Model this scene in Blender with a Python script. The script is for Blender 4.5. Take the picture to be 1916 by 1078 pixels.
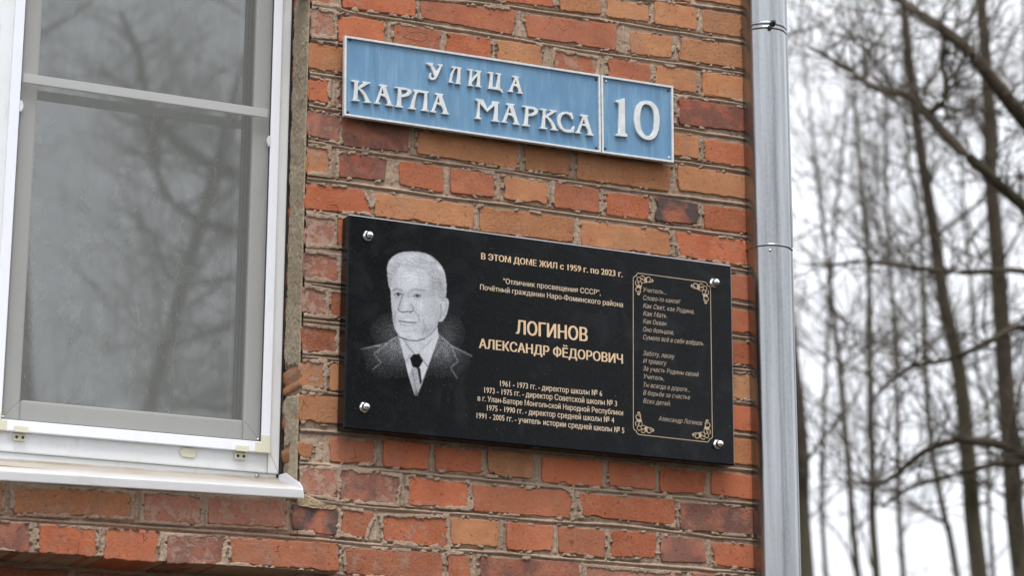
import bpy, bmesh, math, random
import numpy as np
from mathutils import Vector, Matrix
from mathutils.geometry import tessellate_polygon

S = bpy.context.scene
COL = S.collection
for _o in list(bpy.data.objects):
    bpy.data.objects.remove(_o)
CAM=[-2.1718, -4.6, -1.2162]
CAMROT=[[0.9079, 0.1097, 0.4045], [-0.4191, 0.2293, 0.8785], [0.0036, -0.9672, 0.2542]]
BRICKS=[
(-1, [0.4143, 0.8809, 0.5434, 0.8868, 0.5403, 0.8661, 0.414, 0.8624], 't', 0.2),
(0, [-0.56, 0.762, -0.3827, 0.7727, -0.382, 0.7353, -0.5588, 0.7209], 'r', 0.4),
(0, [-0.3653, 0.7742, -0.2478, 0.7799, -0.2475, 0.7537, -0.3647, 0.7454], 'o', 0.2),
(0, [-0.23, 0.78, -0.0949, 0.7913, -0.0948, 0.7765, -0.2298, 0.7625], 'r', 0.2),
(0, [-0.0798, 0.8057, 0.0478, 0.8155, 0.0478, 0.7827, -0.0796, 0.7747], 'o', 0.1),
(0, [0.0604, 0.8177, 0.1671, 0.8222, 0.1668, 0.7831, 0.0604, 0.7773], 't', 0.1),
(0, [0.1813, 0.8261, 0.2899, 0.8262, 0.2894, 0.7861, 0.181, 0.7809], 't', 0.1),
(0, [0.3062, 0.8396, 0.4152, 0.8411, 0.4142, 0.7865, 0.3055, 0.7833], 't', 0.1),
(0, [0.4326, 0.8415, 0.5424, 0.8417, 0.5417, 0.7876, 0.4323, 0.7863], 't', 0.1),
(1, [-0.533, 0.7423, -0.4672, 0.748, -0.4661, 0.6982, -0.5327, 0.6955], 'r', 0.9),
(1, [-0.4606, 0.7491, -0.2886, 0.7424, -0.2895, 0.7022, -0.4603, 0.6971], 'o', 0.3),
(1, [-0.2754, 0.7431, -0.0445, 0.7584, -0.055, 0.6992, -0.2748, 0.7027], 'r', 0.25),
(1, [-0.0229, 0.7525, 0.2062, 0.7664, 0.2041, 0.7023, -0.0212, 0.7003], 'r', 0.2),
(1, [0.2417, 0.7563, 0.3503, 0.7588, 0.3479, 0.707, 0.2422, 0.7023], 't', 0.1),
(1, [0.3698, 0.7604, 0.5423, 0.7677, 0.5425, 0.7105, 0.3673, 0.7055], 't', 0.15),
(2, [-0.533, 0.6821, -0.4771, 0.6812, -0.4715, 0.6248, -0.5322, 0.6194], 'm', 0.9),
(2, [-0.4671, 0.68, -0.36, 0.6785, -0.3595, 0.6171, -0.467, 0.617], 'o', 0.15),
(2, [-0.3388, 0.6777, -0.2318, 0.6802, -0.231, 0.6174, -0.3378, 0.6177], 'r', 0.4),
(2, [-0.2155, 0.6791, -0.1078, 0.6799, -0.1074, 0.6165, -0.2147, 0.6171], 'o', 0.2),
(2, [-0.0913, 0.6817, 0.0169, 0.6829, 0.0169, 0.6183, -0.0909, 0.6176], 't', 0.15),
(2, [0.0494, 0.6792, 0.1583, 0.6757, 0.1548, 0.6218, 0.0447, 0.6182], 'r', 0.7),
(2, [0.1834, 0.6796, 0.2913, 0.6816, 0.2906, 0.621, 0.183, 0.6187], 'r', 0.2),
(2, [0.3042, 0.6836, 0.4124, 0.6847, 0.4115, 0.6324, 0.3035, 0.6289], 't', 0.1),
(2, [0.4287, 0.6863, 0.5403, 0.6878, 0.539, 0.6326, 0.4293, 0.629], 'l', 0.1),
(3, [-0.5322, 0.6038, -0.31, 0.6064, -0.3091, 0.5509, -0.5322, 0.5465], 'l', 0.15),
(3, [0.3658, 0.6129, 0.5402, 0.6127, 0.5405, 0.5554, 0.3648, 0.5491], 'd', 0.2),
(4, [-0.5322, 0.525, -0.486, 0.5233, -0.4856, 0.4714, -0.5322, 0.4751], 'o', 0.4),
(4, [-0.46, 0.5228, -0.3549, 0.5227, -0.354, 0.4721, -0.4588, 0.472], 'r', 0.4),
(4, [0.3037, 0.5236, 0.416, 0.5271, 0.4151, 0.4735, 0.303, 0.4718], 't', 0.1),
(4, [0.4322, 0.5234, 0.5381, 0.5245, 0.5384, 0.4691, 0.4328, 0.4714], 'o', 0.05),
(5, [-0.5322, 0.4506, -0.4574, 0.4467, -0.4575, 0.3892, -0.5322, 0.3962], 'p', 0.5),
(5, [-0.4547, 0.4516, -0.3002, 0.4499, -0.3008, 0.3902, -0.4517, 0.3831], 'p', 0.25),
(5, [-0.2798, 0.4429, -0.0404, 0.4442, -0.0432, 0.386, -0.2805, 0.3902], 't', 0.2),
(5, [-0.0237, 0.446, 0.0874, 0.4428, 0.0858, 0.3892, -0.022, 0.3875], 't', 0.1),
(5, [0.1059, 0.4445, 0.3424, 0.4472, 0.3368, 0.3848, 0.1041, 0.3844], 't', 0.15),
(5, [0.3585, 0.4515, 0.5412, 0.4486, 0.5399, 0.3933, 0.3623, 0.3917], 't', 0.05),
(6, [-0.5322, 0.3715, -0.4818, 0.372, -0.4795, 0.3131, -0.5322, 0.3122], 't', 0.6),
(6, [-0.4598, 0.3695, -0.3515, 0.3678, -0.3534, 0.3176, -0.4585, 0.3132], 'd', 0.3),
(6, [-0.3191, 0.3687, -0.2177, 0.3666, -0.217, 0.3092, -0.3197, 0.3151], 'o', 0.1),
(6, [-0.2002, 0.3676, -0.0978, 0.3673, -0.0981, 0.3135, -0.201, 0.3113], 's', 0.2),
(6, [-0.0744, 0.3653, 0.0309, 0.3646, 0.0309, 0.3147, -0.0741, 0.3138], 't', 0.05),
(6, [0.0476, 0.3668, 0.1579, 0.3671, 0.1598, 0.3112, 0.0475, 0.3097], 's', 0.2),
(6, [0.1765, 0.3652, 0.2865, 0.3636, 0.2843, 0.3111, 0.177, 0.3105], 'o', 0.1),
(6, [0.3008, 0.3699, 0.4121, 0.3653, 0.408, 0.3165, 0.3019, 0.3104], 'g', 0.1),
(6, [0.4276, 0.3673, 0.5392, 0.3665, 0.5385, 0.3118, 0.4271, 0.3092], 'o', 0.05),
(7, [-0.533, 0.2867, -0.4032, 0.293, -0.3781, 0.2404, -0.533, 0.2323], 'o', 0.2),
(7, [-0.3748, 0.2885, -0.1452, 0.2891, -0.1453, 0.2379, -0.3752, 0.2361], 't', 0.25),
(7, [-0.1303, 0.2896, 0.0983, 0.2919, 0.0945, 0.2359, -0.1298, 0.2337], 't', 0.2),
(7, [0.1145, 0.2874, 0.3392, 0.2919, 0.3367, 0.2337, 0.1158, 0.2306], 't', 0.1),
(7, [0.3528, 0.2921, 0.5423, 0.2931, 0.5415, 0.2343, 0.3621, 0.2353], 'o', 0.3),
(8, [-0.5322, 0.2184, -0.4612, 0.2199, -0.4615, 0.1589, -0.5322, 0.1538], 'm', 1.0),
(8, [-0.4583, 0.2203, -0.36, 0.2202, -0.359, 0.1617, -0.4569, 0.1595], 'o', 0.2),
(8, [0.4484, 0.2088, 0.543, 0.2094, 0.5414, 0.1529, 0.4472, 0.1514], 'o', 0.05),
(9, [-0.5322, 0.138, -0.4518, 0.1393, -0.4522, 0.0832, -0.533, 0.0822], 'p', 0.7),
(9, [0.4468, 0.1305, 0.5445, 0.1277, 0.5423, 0.0753, 0.4456, 0.0743], 'o', 0.05),
(10, [-0.533, 0.0639, -0.4787, 0.0606, -0.4773, 0.0053, -0.533, 0.0043], 'p', 0.9),
(10, [-0.47, 0.0588, -0.3687, 0.059, -0.3677, 0.0059, -0.4688, 0.0062], 'r', 0.4),
(10, [0.4452, 0.0534, 0.5412, 0.0537, 0.5422, 0.002, 0.4442, 0.0006], 'o', 0.05),
(11, [-0.533, -0.0202, -0.4538, -0.0199, -0.4544, -0.0707, -0.533, -0.075], 'r', 0.6),
(11, [0.4437, -0.0232, 0.5459, -0.0216, 0.5436, -0.077, 0.4426, -0.0781], 't', 0.3),
(12, [-0.533, -0.0979, -0.4806, -0.0926, -0.4791, -0.1525, -0.533, -0.1496], 't', 0.7),
(12, [-0.4692, -0.0942, -0.3716, -0.0944, -0.3705, -0.1494, -0.4678, -0.1515], 't', 0.3),
(12, [0.4422, -0.0955, 0.5474, -0.0954, 0.5446, -0.1504, 0.4411, -0.1513], 'o', 0.02),
(13, [-0.533, -0.1647, -0.4276, -0.1657, -0.4264, -0.2211, -0.533, -0.2215], 't', 0.2),
(13, [0.4407, -0.1686, 0.5455, -0.1702, 0.5441, -0.2272, 0.4396, -0.2276], 'l', 0.02),
(14, [-0.533, -0.2636, -0.5001, -0.2658, -0.5028, -0.2973, -0.533, -0.2973], 't', 0.3),
(14, [-0.4651, -0.25, -0.3666, -0.2519, -0.3677, -0.2978, -0.4638, -0.3017], 's', 0.3),
(14, [-0.3468, -0.2437, -0.2442, -0.2454, -0.2448, -0.3008, -0.3457, -0.3011], 'o', 0.15),
(14, [-0.2287, -0.248, -0.1228, -0.2496, -0.1233, -0.2989, -0.2281, -0.2994], 'o', 0.1),
(14, [-0.1086, -0.2458, -0.002, -0.2475, -0.0048, -0.3001, -0.1068, -0.3002], 't', 0.1),
(14, [0.0197, -0.2484, 0.165, -0.2475, 0.1618, -0.3056, 0.0197, -0.3056], 'o', 0.15),
(14, [0.1791, -0.2464, 0.2935, -0.2483, 0.291, -0.302, 0.1794, -0.3011], 'o', 0.15),
(14, [0.3043, -0.25, 0.4194, -0.2543, 0.4131, -0.3007, 0.3053, -0.3057], 'o', 0.15),
(14, [0.4349, -0.2482, 0.5442, -0.2511, 0.5428, -0.3057, 0.432, -0.3002], 'o', 0.1),
(15, [-0.5235, -0.3201, -0.4433, -0.3155, -0.4453, -0.3769, -0.5314, -0.3702], 'm', 0.8),
(15, [-0.4406, -0.3165, -0.3077, -0.3188, -0.315, -0.3787, -0.4405, -0.3778], 'p', 0.6),
(15, [-0.2903, -0.3187, -0.1543, -0.321, -0.1543, -0.3753, -0.2894, -0.3775], 'o', 0.35),
(15, [-0.1419, -0.3244, 0.0893, -0.3206, 0.0884, -0.3787, -0.1415, -0.3799], 's', 0.2),
(15, [0.1076, -0.324, 0.3399, -0.3207, 0.3391, -0.3767, 0.1126, -0.3717], 'o', 0.15),
(15, [0.3536, -0.3245, 0.5461, -0.325, 0.5445, -0.3851, 0.3544, -0.3852], 'p', 0.3),
(16, [-1.3112, -0.3953, -1.1361, -0.3977, -1.1329, -0.4532, -1.3073, -0.455], 't', 0.5),
(16, [-1.1139, -0.403, -0.8778, -0.399, -0.8775, -0.4452, -1.1109, -0.4551], 't', 0.6),
(16, [-0.8524, -0.3971, -0.733, -0.3927, -0.7327, -0.4491, -0.8519, -0.4505], 'm', 0.8),
(16, [-0.7206, -0.3943, -0.5577, -0.3893, -0.5561, -0.4439, -0.7187, -0.4481], 'm', 0.7),
(16, [-0.5422, -0.394, -0.4423, -0.3973, -0.4442, -0.4526, -0.5406, -0.4501], 'g', 0.3),
(16, [-0.4325, -0.3978, -0.3638, -0.3989, -0.3836, -0.4538, -0.4335, -0.4496], 's', 0.4),
(16, [-0.3473, -0.4062, -0.2012, -0.3974, -0.1983, -0.4617, -0.3401, -0.4567], 'o', 0.5),
(16, [-0.1906, -0.398, -0.0828, -0.3968, -0.0831, -0.4515, -0.19, -0.4535], 't', 0.15),
(16, [-0.0633, -0.3983, 0.0443, -0.399, 0.0419, -0.4535, -0.063, -0.4573], 'o', 0.15),
(16, [0.0591, -0.398, 0.1689, -0.3997, 0.1677, -0.4592, 0.059, -0.4548], 's', 0.3),
(16, [0.1874, -0.3984, 0.2934, -0.3974, 0.2909, -0.4513, 0.1852, -0.455], 'o', 0.1),
(16, [0.3058, -0.4013, 0.4137, -0.4018, 0.4181, -0.4542, 0.305, -0.4582], 'p', 0.15),
(16, [0.4299, -0.4071, 0.5473, -0.4059, 0.546, -0.459, 0.4416, -0.4574], 'o', 0.1),
(17, [-0.4288, -0.4771, -0.2106, -0.4741, -0.2086, -0.5285, -0.4236, -0.5303], 's', 0.5),
(17, [-0.1967, -0.4745, -0.1473, -0.4738, -0.1482, -0.5274, -0.1961, -0.5277], 's', 0.3),
(17, [-0.1247, -0.476, 0.1071, -0.4725, 0.1068, -0.5276, -0.1243, -0.5292], 'p', 0.3),
(17, [0.1225, -0.4808, 0.3618, -0.4815, 0.3609, -0.536, 0.1223, -0.5359], 'm', 0.7),
(17, [0.3798, -0.4772, 0.5447, -0.4799, 0.5432, -0.5401, 0.3788, -0.5366], 's', 0.3)]
LEDGE=[
([-1.2865, -0.4742, -1.0861, -0.4793, -1.0841, -0.5342, -1.2826, -0.5331], 'p', 0.4),
([-1.0681, -0.4781, -0.9558, -0.4806, -0.9542, -0.5344, -1.0669, -0.5331], 'o', 0.4),
([-0.9389, -0.4777, -0.8336, -0.4756, -0.8299, -0.5368, -0.94, -0.5369], 'o', 0.25),
([-0.8115, -0.4846, -0.6934, -0.4765, -0.6987, -0.5337, -0.8137, -0.5375], 'p', 0.7),
([-0.6847, -0.4795, -0.4534, -0.4746, -0.4513, -0.5325, -0.6786, -0.5289], 's', 0.35)]
UNDER=[
([-1.2128, -0.5447, -0.9696, -0.5451, -0.9668, -0.5997, -1.2093, -0.5999], 'r', 0.5),
([-0.9551, -0.546, -0.7122, -0.5453, -0.71, -0.6029, -0.9521, -0.6059], 'r', 0.5),
([-0.6971, -0.5462, -0.5639, -0.5472, -0.5621, -0.6019, -0.695, -0.6021], 'r', 0.5)]
GLYPHS=[
([[-0.2738, 0.5874], [-0.2586, 0.5891], [-0.259, 0.5855], [-0.26, 0.5839], [-0.2497, 0.5693], [-0.2434, 0.5851], [-0.2466, 0.586], [-0.246, 0.588], [-0.2362, 0.5891], [-0.2364, 0.5862], [-0.2383, 0.5848], [-0.2481, 0.5604], [-0.2524, 0.5534], [-0.2581, 0.5501], [-0.2639, 0.5502], [-0.2683, 0.5538], [-0.2669, 0.561], [-0.2645, 0.5656], [-0.2626, 0.5652], [-0.264, 0.5601], [-0.2629, 0.556], [-0.2596, 0.5541], [-0.256, 0.5557], [-0.2542, 0.5598], [-0.2657, 0.5809], [-0.2686, 0.5826], [-0.2734, 0.5847]], []),
([[-0.2136, 0.5883], [-0.21, 0.5893], [-0.1918, 0.5889], [-0.1922, 0.586], [-0.1939, 0.5846], [-0.1948, 0.553], [-0.1929, 0.5519], [-0.1931, 0.5502], [-0.2052, 0.55], [-0.2052, 0.5517], [-0.2016, 0.5537], [-0.2008, 0.5847], [-0.2041, 0.5856], [-0.2082, 0.581], [-0.2116, 0.5703], [-0.214, 0.5593], [-0.2143, 0.554], [-0.2103, 0.5521], [-0.211, 0.5506], [-0.2209, 0.5505], [-0.2205, 0.5522], [-0.2191, 0.5536], [-0.2177, 0.5637], [-0.2149, 0.574], [-0.2102, 0.5846], [-0.2136, 0.5852]], []),
([[-0.1764, 0.5884], [-0.164, 0.5887], [-0.1644, 0.5863], [-0.1664, 0.585], [-0.167, 0.5665], [-0.1544, 0.5816], [-0.1547, 0.5847], [-0.1581, 0.5856], [-0.1578, 0.5882], [-0.1441, 0.5885], [-0.1444, 0.586], [-0.1467, 0.5845], [-0.1475, 0.5539], [-0.1439, 0.5523], [-0.1443, 0.5505], [-0.1578, 0.5505], [-0.1575, 0.5521], [-0.1537, 0.5543], [-0.154, 0.5756], [-0.1669, 0.5587], [-0.1669, 0.5538], [-0.1629, 0.5522], [-0.1633, 0.5503], [-0.1758, 0.55], [-0.1754, 0.552], [-0.1724, 0.5539], [-0.1717, 0.5849], [-0.1757, 0.586]], []),
([[-0.1279, 0.5888], [-0.1146, 0.5895], [-0.1149, 0.5873], [-0.1164, 0.5863], [-0.1177, 0.5563], [-0.1071, 0.5562], [-0.1046, 0.586], [-0.1087, 0.5868], [-0.1084, 0.5893], [-0.0961, 0.5897], [-0.0966, 0.5873], [-0.0986, 0.5859], [-0.0997, 0.5554], [-0.0945, 0.5527], [-0.0922, 0.5466], [-0.0944, 0.5456], [-0.0996, 0.5505], [-0.1085, 0.5508], [-0.1274, 0.5505], [-0.1265, 0.5528], [-0.124, 0.5542], [-0.1232, 0.5853], [-0.1276, 0.5863]], []),
([[-0.0679, 0.5892], [-0.0535, 0.5896], [-0.0541, 0.5871], [-0.056, 0.5856], [-0.0469, 0.5541], [-0.0435, 0.5528], [-0.0444, 0.5508], [-0.0566, 0.5505], [-0.0562, 0.5525], [-0.0534, 0.5543], [-0.0552, 0.5607], [-0.0593, 0.5658], [-0.066, 0.5662], [-0.0693, 0.555], [-0.0673, 0.5532], [-0.0678, 0.551], [-0.0789, 0.551], [-0.0786, 0.5526], [-0.0745, 0.5545], [-0.0639, 0.5851], [-0.0682, 0.5866]], [[-0.0615, 0.5805], [-0.0576, 0.5697], [-0.0614, 0.5705], [-0.0644, 0.5712]]),
([[-0.446, 0.5213], [-0.4292, 0.5223], [-0.4296, 0.5199], [-0.4315, 0.5185], [-0.4324, 0.507], [-0.4207, 0.5178], [-0.42, 0.5197], [-0.4217, 0.5204], [-0.4212, 0.5219], [-0.4039, 0.5227], [-0.4046, 0.5198], [-0.408, 0.5187], [-0.4268, 0.5058], [-0.4197, 0.502], [-0.4125, 0.4934], [-0.4045, 0.4801], [-0.4002, 0.4786], [-0.4006, 0.4765], [-0.417, 0.4755], [-0.4166, 0.4776], [-0.4129, 0.4798], [-0.4195, 0.4924], [-0.4281, 0.5014], [-0.4323, 0.5022], [-0.4325, 0.48], [-0.4279, 0.4794], [-0.4282, 0.4765], [-0.4446, 0.4755], [-0.4441, 0.4776], [-0.4402, 0.4796], [-0.4399, 0.5176], [-0.4455, 0.5186]], []),
([[-0.382, 0.5216], [-0.365, 0.5217], [-0.3657, 0.5192], [-0.3678, 0.5178], [-0.3544, 0.4792], [-0.3498, 0.4789], [-0.3508, 0.4765], [-0.3668, 0.4767], [-0.3664, 0.4785], [-0.3622, 0.4801], [-0.3644, 0.4881], [-0.3702, 0.4949], [-0.3791, 0.497], [-0.3848, 0.4809], [-0.3801, 0.4791], [-0.3805, 0.4767], [-0.3934, 0.4766], [-0.3929, 0.4788], [-0.389, 0.4803], [-0.3791, 0.5172], [-0.3822, 0.5185]], [[-0.3762, 0.5134], [-0.37, 0.4991], [-0.3743, 0.5008], [-0.3791, 0.5009]]),
([[-0.3466, 0.5211], [-0.3224, 0.5223], [-0.3124, 0.521], [-0.3083, 0.5174], [-0.3094, 0.5117], [-0.315, 0.5059], [-0.3242, 0.5018], [-0.3317, 0.4999], [-0.3324, 0.4804], [-0.3274, 0.4794], [-0.3281, 0.4768], [-0.3451, 0.4764], [-0.3444, 0.4786], [-0.3399, 0.4804], [-0.3397, 0.5185], [-0.3416, 0.5189], [-0.3462, 0.5187]], [[-0.3326, 0.5172], [-0.3209, 0.5183], [-0.3173, 0.5161], [-0.3194, 0.5116], [-0.325, 0.5079], [-0.3314, 0.5053]]),
([[-0.3024, 0.5218], [-0.2679, 0.5221], [-0.2686, 0.5195], [-0.2715, 0.5181], [-0.272, 0.4809], [-0.2681, 0.4794], [-0.2688, 0.4769], [-0.2845, 0.4766], [-0.2841, 0.4789], [-0.2796, 0.4805], [-0.2782, 0.517], [-0.2916, 0.5174], [-0.2965, 0.5122], [-0.2996, 0.4978], [-0.3017, 0.4807], [-0.2974, 0.4793], [-0.2981, 0.4768], [-0.3145, 0.4765], [-0.3138, 0.4787], [-0.3089, 0.4808], [-0.3056, 0.4997], [-0.3001, 0.5158], [-0.3026, 0.519]], []),
([[-0.2521, 0.5214], [-0.234, 0.5216], [-0.2347, 0.5189], [-0.2369, 0.5176], [-0.2234, 0.4804], [-0.2198, 0.4791], [-0.2208, 0.4766], [-0.2368, 0.4766], [-0.2361, 0.4788], [-0.2321, 0.4805], [-0.2343, 0.4879], [-0.2395, 0.4941], [-0.2489, 0.4969], [-0.2547, 0.4807], [-0.2501, 0.4793], [-0.2508, 0.4766], [-0.2642, 0.4765], [-0.2633, 0.4787], [-0.259, 0.4803], [-0.2484, 0.5166], [-0.252, 0.5182]], [[-0.2455, 0.5135], [-0.2398, 0.499], [-0.2439, 0.5005], [-0.2494, 0.5011]]),
([[-0.1566, 0.5226], [-0.1391, 0.5228], [-0.1289, 0.5026], [-0.1165, 0.5181], [-0.1162, 0.523], [-0.1006, 0.5232], [-0.1011, 0.5204], [-0.1039, 0.5183], [-0.1049, 0.4804], [-0.0999, 0.4799], [-0.1008, 0.477], [-0.1182, 0.4769], [-0.1176, 0.4794], [-0.1129, 0.4809], [-0.1123, 0.5131], [-0.1297, 0.4961], [-0.1473, 0.5135], [-0.1479, 0.4806], [-0.1434, 0.4796], [-0.1441, 0.4772], [-0.1582, 0.4767], [-0.1575, 0.4795], [-0.1529, 0.4815], [-0.1518, 0.5169], [-0.1569, 0.5196]], []),
([[-0.0826, 0.5231], [-0.0644, 0.5237], [-0.0649, 0.5209], [-0.0674, 0.5197], [-0.0542, 0.4805], [-0.0508, 0.4794], [-0.0516, 0.4772], [-0.0673, 0.477], [-0.0668, 0.4795], [-0.0626, 0.4814], [-0.0646, 0.4895], [-0.0694, 0.4952], [-0.0786, 0.4974], [-0.0853, 0.4817], [-0.0807, 0.4799], [-0.0814, 0.4777], [-0.0948, 0.4776], [-0.0942, 0.4801], [-0.0898, 0.4818], [-0.0787, 0.518], [-0.0829, 0.5198]], [[-0.0757, 0.514], [-0.0694, 0.4993], [-0.0741, 0.5013], [-0.08, 0.5014]]),
([[-0.0441, 0.5232], [-0.0187, 0.524], [-0.0094, 0.5218], [-0.0068, 0.5165], [-0.0094, 0.5089], [-0.0187, 0.5034], [-0.0289, 0.5008], [-0.0309, 0.5005], [-0.0319, 0.4805], [-0.0263, 0.4797], [-0.0271, 0.4772], [-0.0444, 0.4771], [-0.0437, 0.4796], [-0.0386, 0.4817], [-0.0374, 0.5201], [-0.0441, 0.5207]], [[-0.0306, 0.5179], [-0.0204, 0.5189], [-0.015, 0.5169], [-0.0167, 0.5123], [-0.0238, 0.5076], [-0.0306, 0.5058]]),
([[-0.0017, 0.5229], [0.0145, 0.5237], [0.014, 0.5207], [0.0116, 0.5197], [0.0107, 0.5077], [0.0239, 0.5186], [0.0242, 0.5211], [0.0208, 0.5217], [0.0218, 0.5235], [0.0393, 0.5238], [0.0384, 0.5211], [0.035, 0.5199], [0.0171, 0.507], [0.0256, 0.501], [0.0324, 0.4922], [0.0379, 0.4809], [0.0423, 0.4799], [0.0413, 0.4776], [0.0247, 0.4774], [0.0252, 0.4799], [0.0298, 0.4818], [0.0239, 0.4926], [0.0153, 0.5027], [0.0106, 0.5037], [0.0099, 0.4809], [0.0153, 0.4801], [0.0145, 0.4767], [-0.002, 0.4768], [-0.0013, 0.4793], [0.0034, 0.4813], [0.0048, 0.5194], [-0.002, 0.5205]], []),
([[0.0805, 0.5106], [0.0762, 0.5092], [0.0736, 0.5153], [0.0676, 0.5193], [0.0607, 0.5199], [0.053, 0.5155], [0.0487, 0.5076], [0.0483, 0.4978], [0.053, 0.4871], [0.0615, 0.4826], [0.0701, 0.4834], [0.0761, 0.4864], [0.0796, 0.4934], [0.083, 0.4934], [0.0804, 0.4805], [0.0796, 0.4787], [0.0667, 0.4769], [0.0564, 0.4778], [0.0469, 0.4838], [0.0413, 0.4943], [0.041, 0.5065], [0.0453, 0.5169], [0.0539, 0.523], [0.0633, 0.5247], [0.0719, 0.5232], [0.0754, 0.5248], [0.0768, 0.5231]], []),
([[0.0987, 0.5238], [0.1169, 0.5244], [0.116, 0.5215], [0.1137, 0.52], [0.1262, 0.4821], [0.1302, 0.4806], [0.1291, 0.478], [0.1128, 0.4781], [0.1135, 0.4803], [0.1179, 0.4821], [0.115, 0.4911], [0.1098, 0.4977], [0.1012, 0.4989], [0.0951, 0.4826], [0.0994, 0.4811], [0.0989, 0.4787], [0.0852, 0.4787], [0.0859, 0.4809], [0.0908, 0.4828], [0.1026, 0.5187], [0.0983, 0.5205]], [[0.1056, 0.5142], [0.1116, 0.5007], [0.1064, 0.5024], [0.101, 0.5028]]),
([[0.1863, 0.5693], [0.191, 0.571], [0.207, 0.5778], [0.2085, 0.5776], [0.209, 0.4961], [0.2147, 0.4925], [0.2141, 0.4879], [0.1857, 0.4864], [0.1865, 0.4899], [0.1936, 0.4939], [0.1935, 0.5624], [0.192, 0.5642], [0.1863, 0.5667]], []),
([[0.2573, 0.5789], [0.2659, 0.5806], [0.2745, 0.5804], [0.2819, 0.5775], [0.2883, 0.5714], [0.2925, 0.565], [0.295, 0.5564], [0.2962, 0.5485], [0.2965, 0.5406], [0.2959, 0.5285], [0.2941, 0.5162], [0.2885, 0.5014], [0.2835, 0.4951], [0.2776, 0.4909], [0.2722, 0.4887], [0.2669, 0.488], [0.2594, 0.4885], [0.253, 0.4904], [0.2467, 0.4945], [0.2414, 0.4997], [0.2372, 0.506], [0.2343, 0.5146], [0.2327, 0.5233], [0.2324, 0.5312], [0.2329, 0.5413], [0.2349, 0.5536], [0.2378, 0.5616], [0.2421, 0.5686], [0.2486, 0.5752]], [[0.2604, 0.5717], [0.2662, 0.5722], [0.2718, 0.5706], [0.276, 0.5672], [0.2796, 0.5617], [0.2817, 0.5554], [0.2827, 0.5485], [0.2832, 0.5386], [0.2828, 0.5286], [0.2821, 0.5195], [0.2805, 0.5122], [0.2778, 0.5059], [0.2741, 0.501], [0.2702, 0.4978], [0.2655, 0.4966], [0.261, 0.4971], [0.2563, 0.4998], [0.2525, 0.5047], [0.2496, 0.5108], [0.2476, 0.5185], [0.2468, 0.5273], [0.2467, 0.5353], [0.2474, 0.5434], [0.2484, 0.5515], [0.2502, 0.5598], [0.2524, 0.5651], [0.2561, 0.5697]])]
STREETQ=[[-0.464, 0.6206], [0.1483, 0.6252], [0.1492, 0.442], [-0.4612, 0.4403]]
NUMQ=[[0.1504, 0.6252], [0.3337, 0.6266], [0.3327, 0.4439], [0.1516, 0.442]]
SCREWS_A=[[-0.4496, 0.614], [-0.4514, 0.4502], [0.1395, 0.6146], [0.1386, 0.4529]]
SCREWS_B=[[0.1644, 0.6139], [0.3229, 0.6157], [0.1612, 0.4548], [0.3226, 0.4558]]
LINES=[
('В ЭТОМ ДОМЕ ЖИЛ с 1959 г. по 2023 г.', 'b', [-0.1471, 0.1572], [0.1921, 0.1564], 0.0141),
('"Отличник просвещения СССР",', 'n', [-0.0948, 0.1092], [0.1382, 0.1092], 0.0119),
('Почётный гражданин Наро-Фоминского района', 'n', [-0.1493, 0.0897], [0.1927, 0.0884], 0.0118),
('ЛОГИНОВ', 'b', [-0.064, 0.0015], [0.1051, 0.002], 0.0312),
('АЛЕКСАНДР ФЁДОРОВИЧ', 'b', [-0.1506, -0.0387], [0.1909, -0.0389], 0.0213),
('1961 - 1973 гг. - директор школы № 6', 'n', [-0.1013, -0.1162], [0.1404, -0.116], 0.0127),
('1973 - 1975 гг. - директор Советской школы № 3', 'n', [-0.1379, -0.1343], [0.1763, -0.1349], 0.0126),
('в г. Улан-Баторе Монгольской Народной Республики', 'n', [-0.153, -0.1528], [0.1908, -0.1538], 0.0121),
('1975 - 1990 гг. - директор средней школы № 4', 'n', [-0.1315, -0.1719], [0.1691, -0.1723], 0.0126),
('1991 - 2005 гг. - учитель истории средней школы № 5', 'n', [-0.1553, -0.1906], [0.1934, -0.1925], 0.0125),
('Учитель...', 'i', [0.243, 0.1289], [0.3013, 0.1292], 0.0107),
('Слово-то какое!', 'i', [0.2428, 0.1107], [0.3358, 0.112], 0.0107),
('Как Свет, как Родина,', 'i', [0.2426, 0.0927], [0.3704, 0.0925], 0.0107),
('Как Мать.', 'i', [0.2424, 0.075], [0.3027, 0.0753], 0.0107),
('Как Океан', 'i', [0.2422, 0.0575], [0.3007, 0.0574], 0.0107),
('Оно большое,', 'i', [0.242, 0.0392], [0.3181, 0.0393], 0.0106),
('Сумело всё в себя вобрать.', 'i', [0.2418, 0.0214], [0.3937, 0.0219], 0.0106),
('Заботу, ласку', 'i', [0.2416, -0.0147], [0.3201, -0.0149], 0.0105),
('И тревогу', 'i', [0.2414, -0.0318], [0.3, -0.0319], 0.0105),
('За участь Родины своей', 'i', [0.2412, -0.0491], [0.3796, -0.0496], 0.0105),
('Учитель,', 'i', [0.2418, -0.0666], [0.2927, -0.0673], 0.0105),
('Ты всегда в дороге...', 'i', [0.2416, -0.0854], [0.3563, -0.0862], 0.0105),
('В борьбе за счастье', 'i', [0.2406, -0.1032], [0.3568, -0.1033], 0.0104),
('Всех детей.', 'i', [0.2404, -0.1214], [0.3076, -0.122], 0.0104),
('Александр Логинов', 'i', [0.2775, -0.1572], [0.3858, -0.1583], 0.0104)]
PLQ=[[-0.4513, 0.22], [0.4689, 0.2166], [0.4673, -0.2416], [-0.4528, -0.2386]]
BOLTS=[[-0.4079, 0.1761], [0.4218, 0.1685], [0.4237, -0.1982], [-0.4082, -0.1912]]
POEMQ=[[0.2189, 0.1703], [0.4132, 0.169], [0.4111, -0.1948], [0.2156, -0.1923]]
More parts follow.
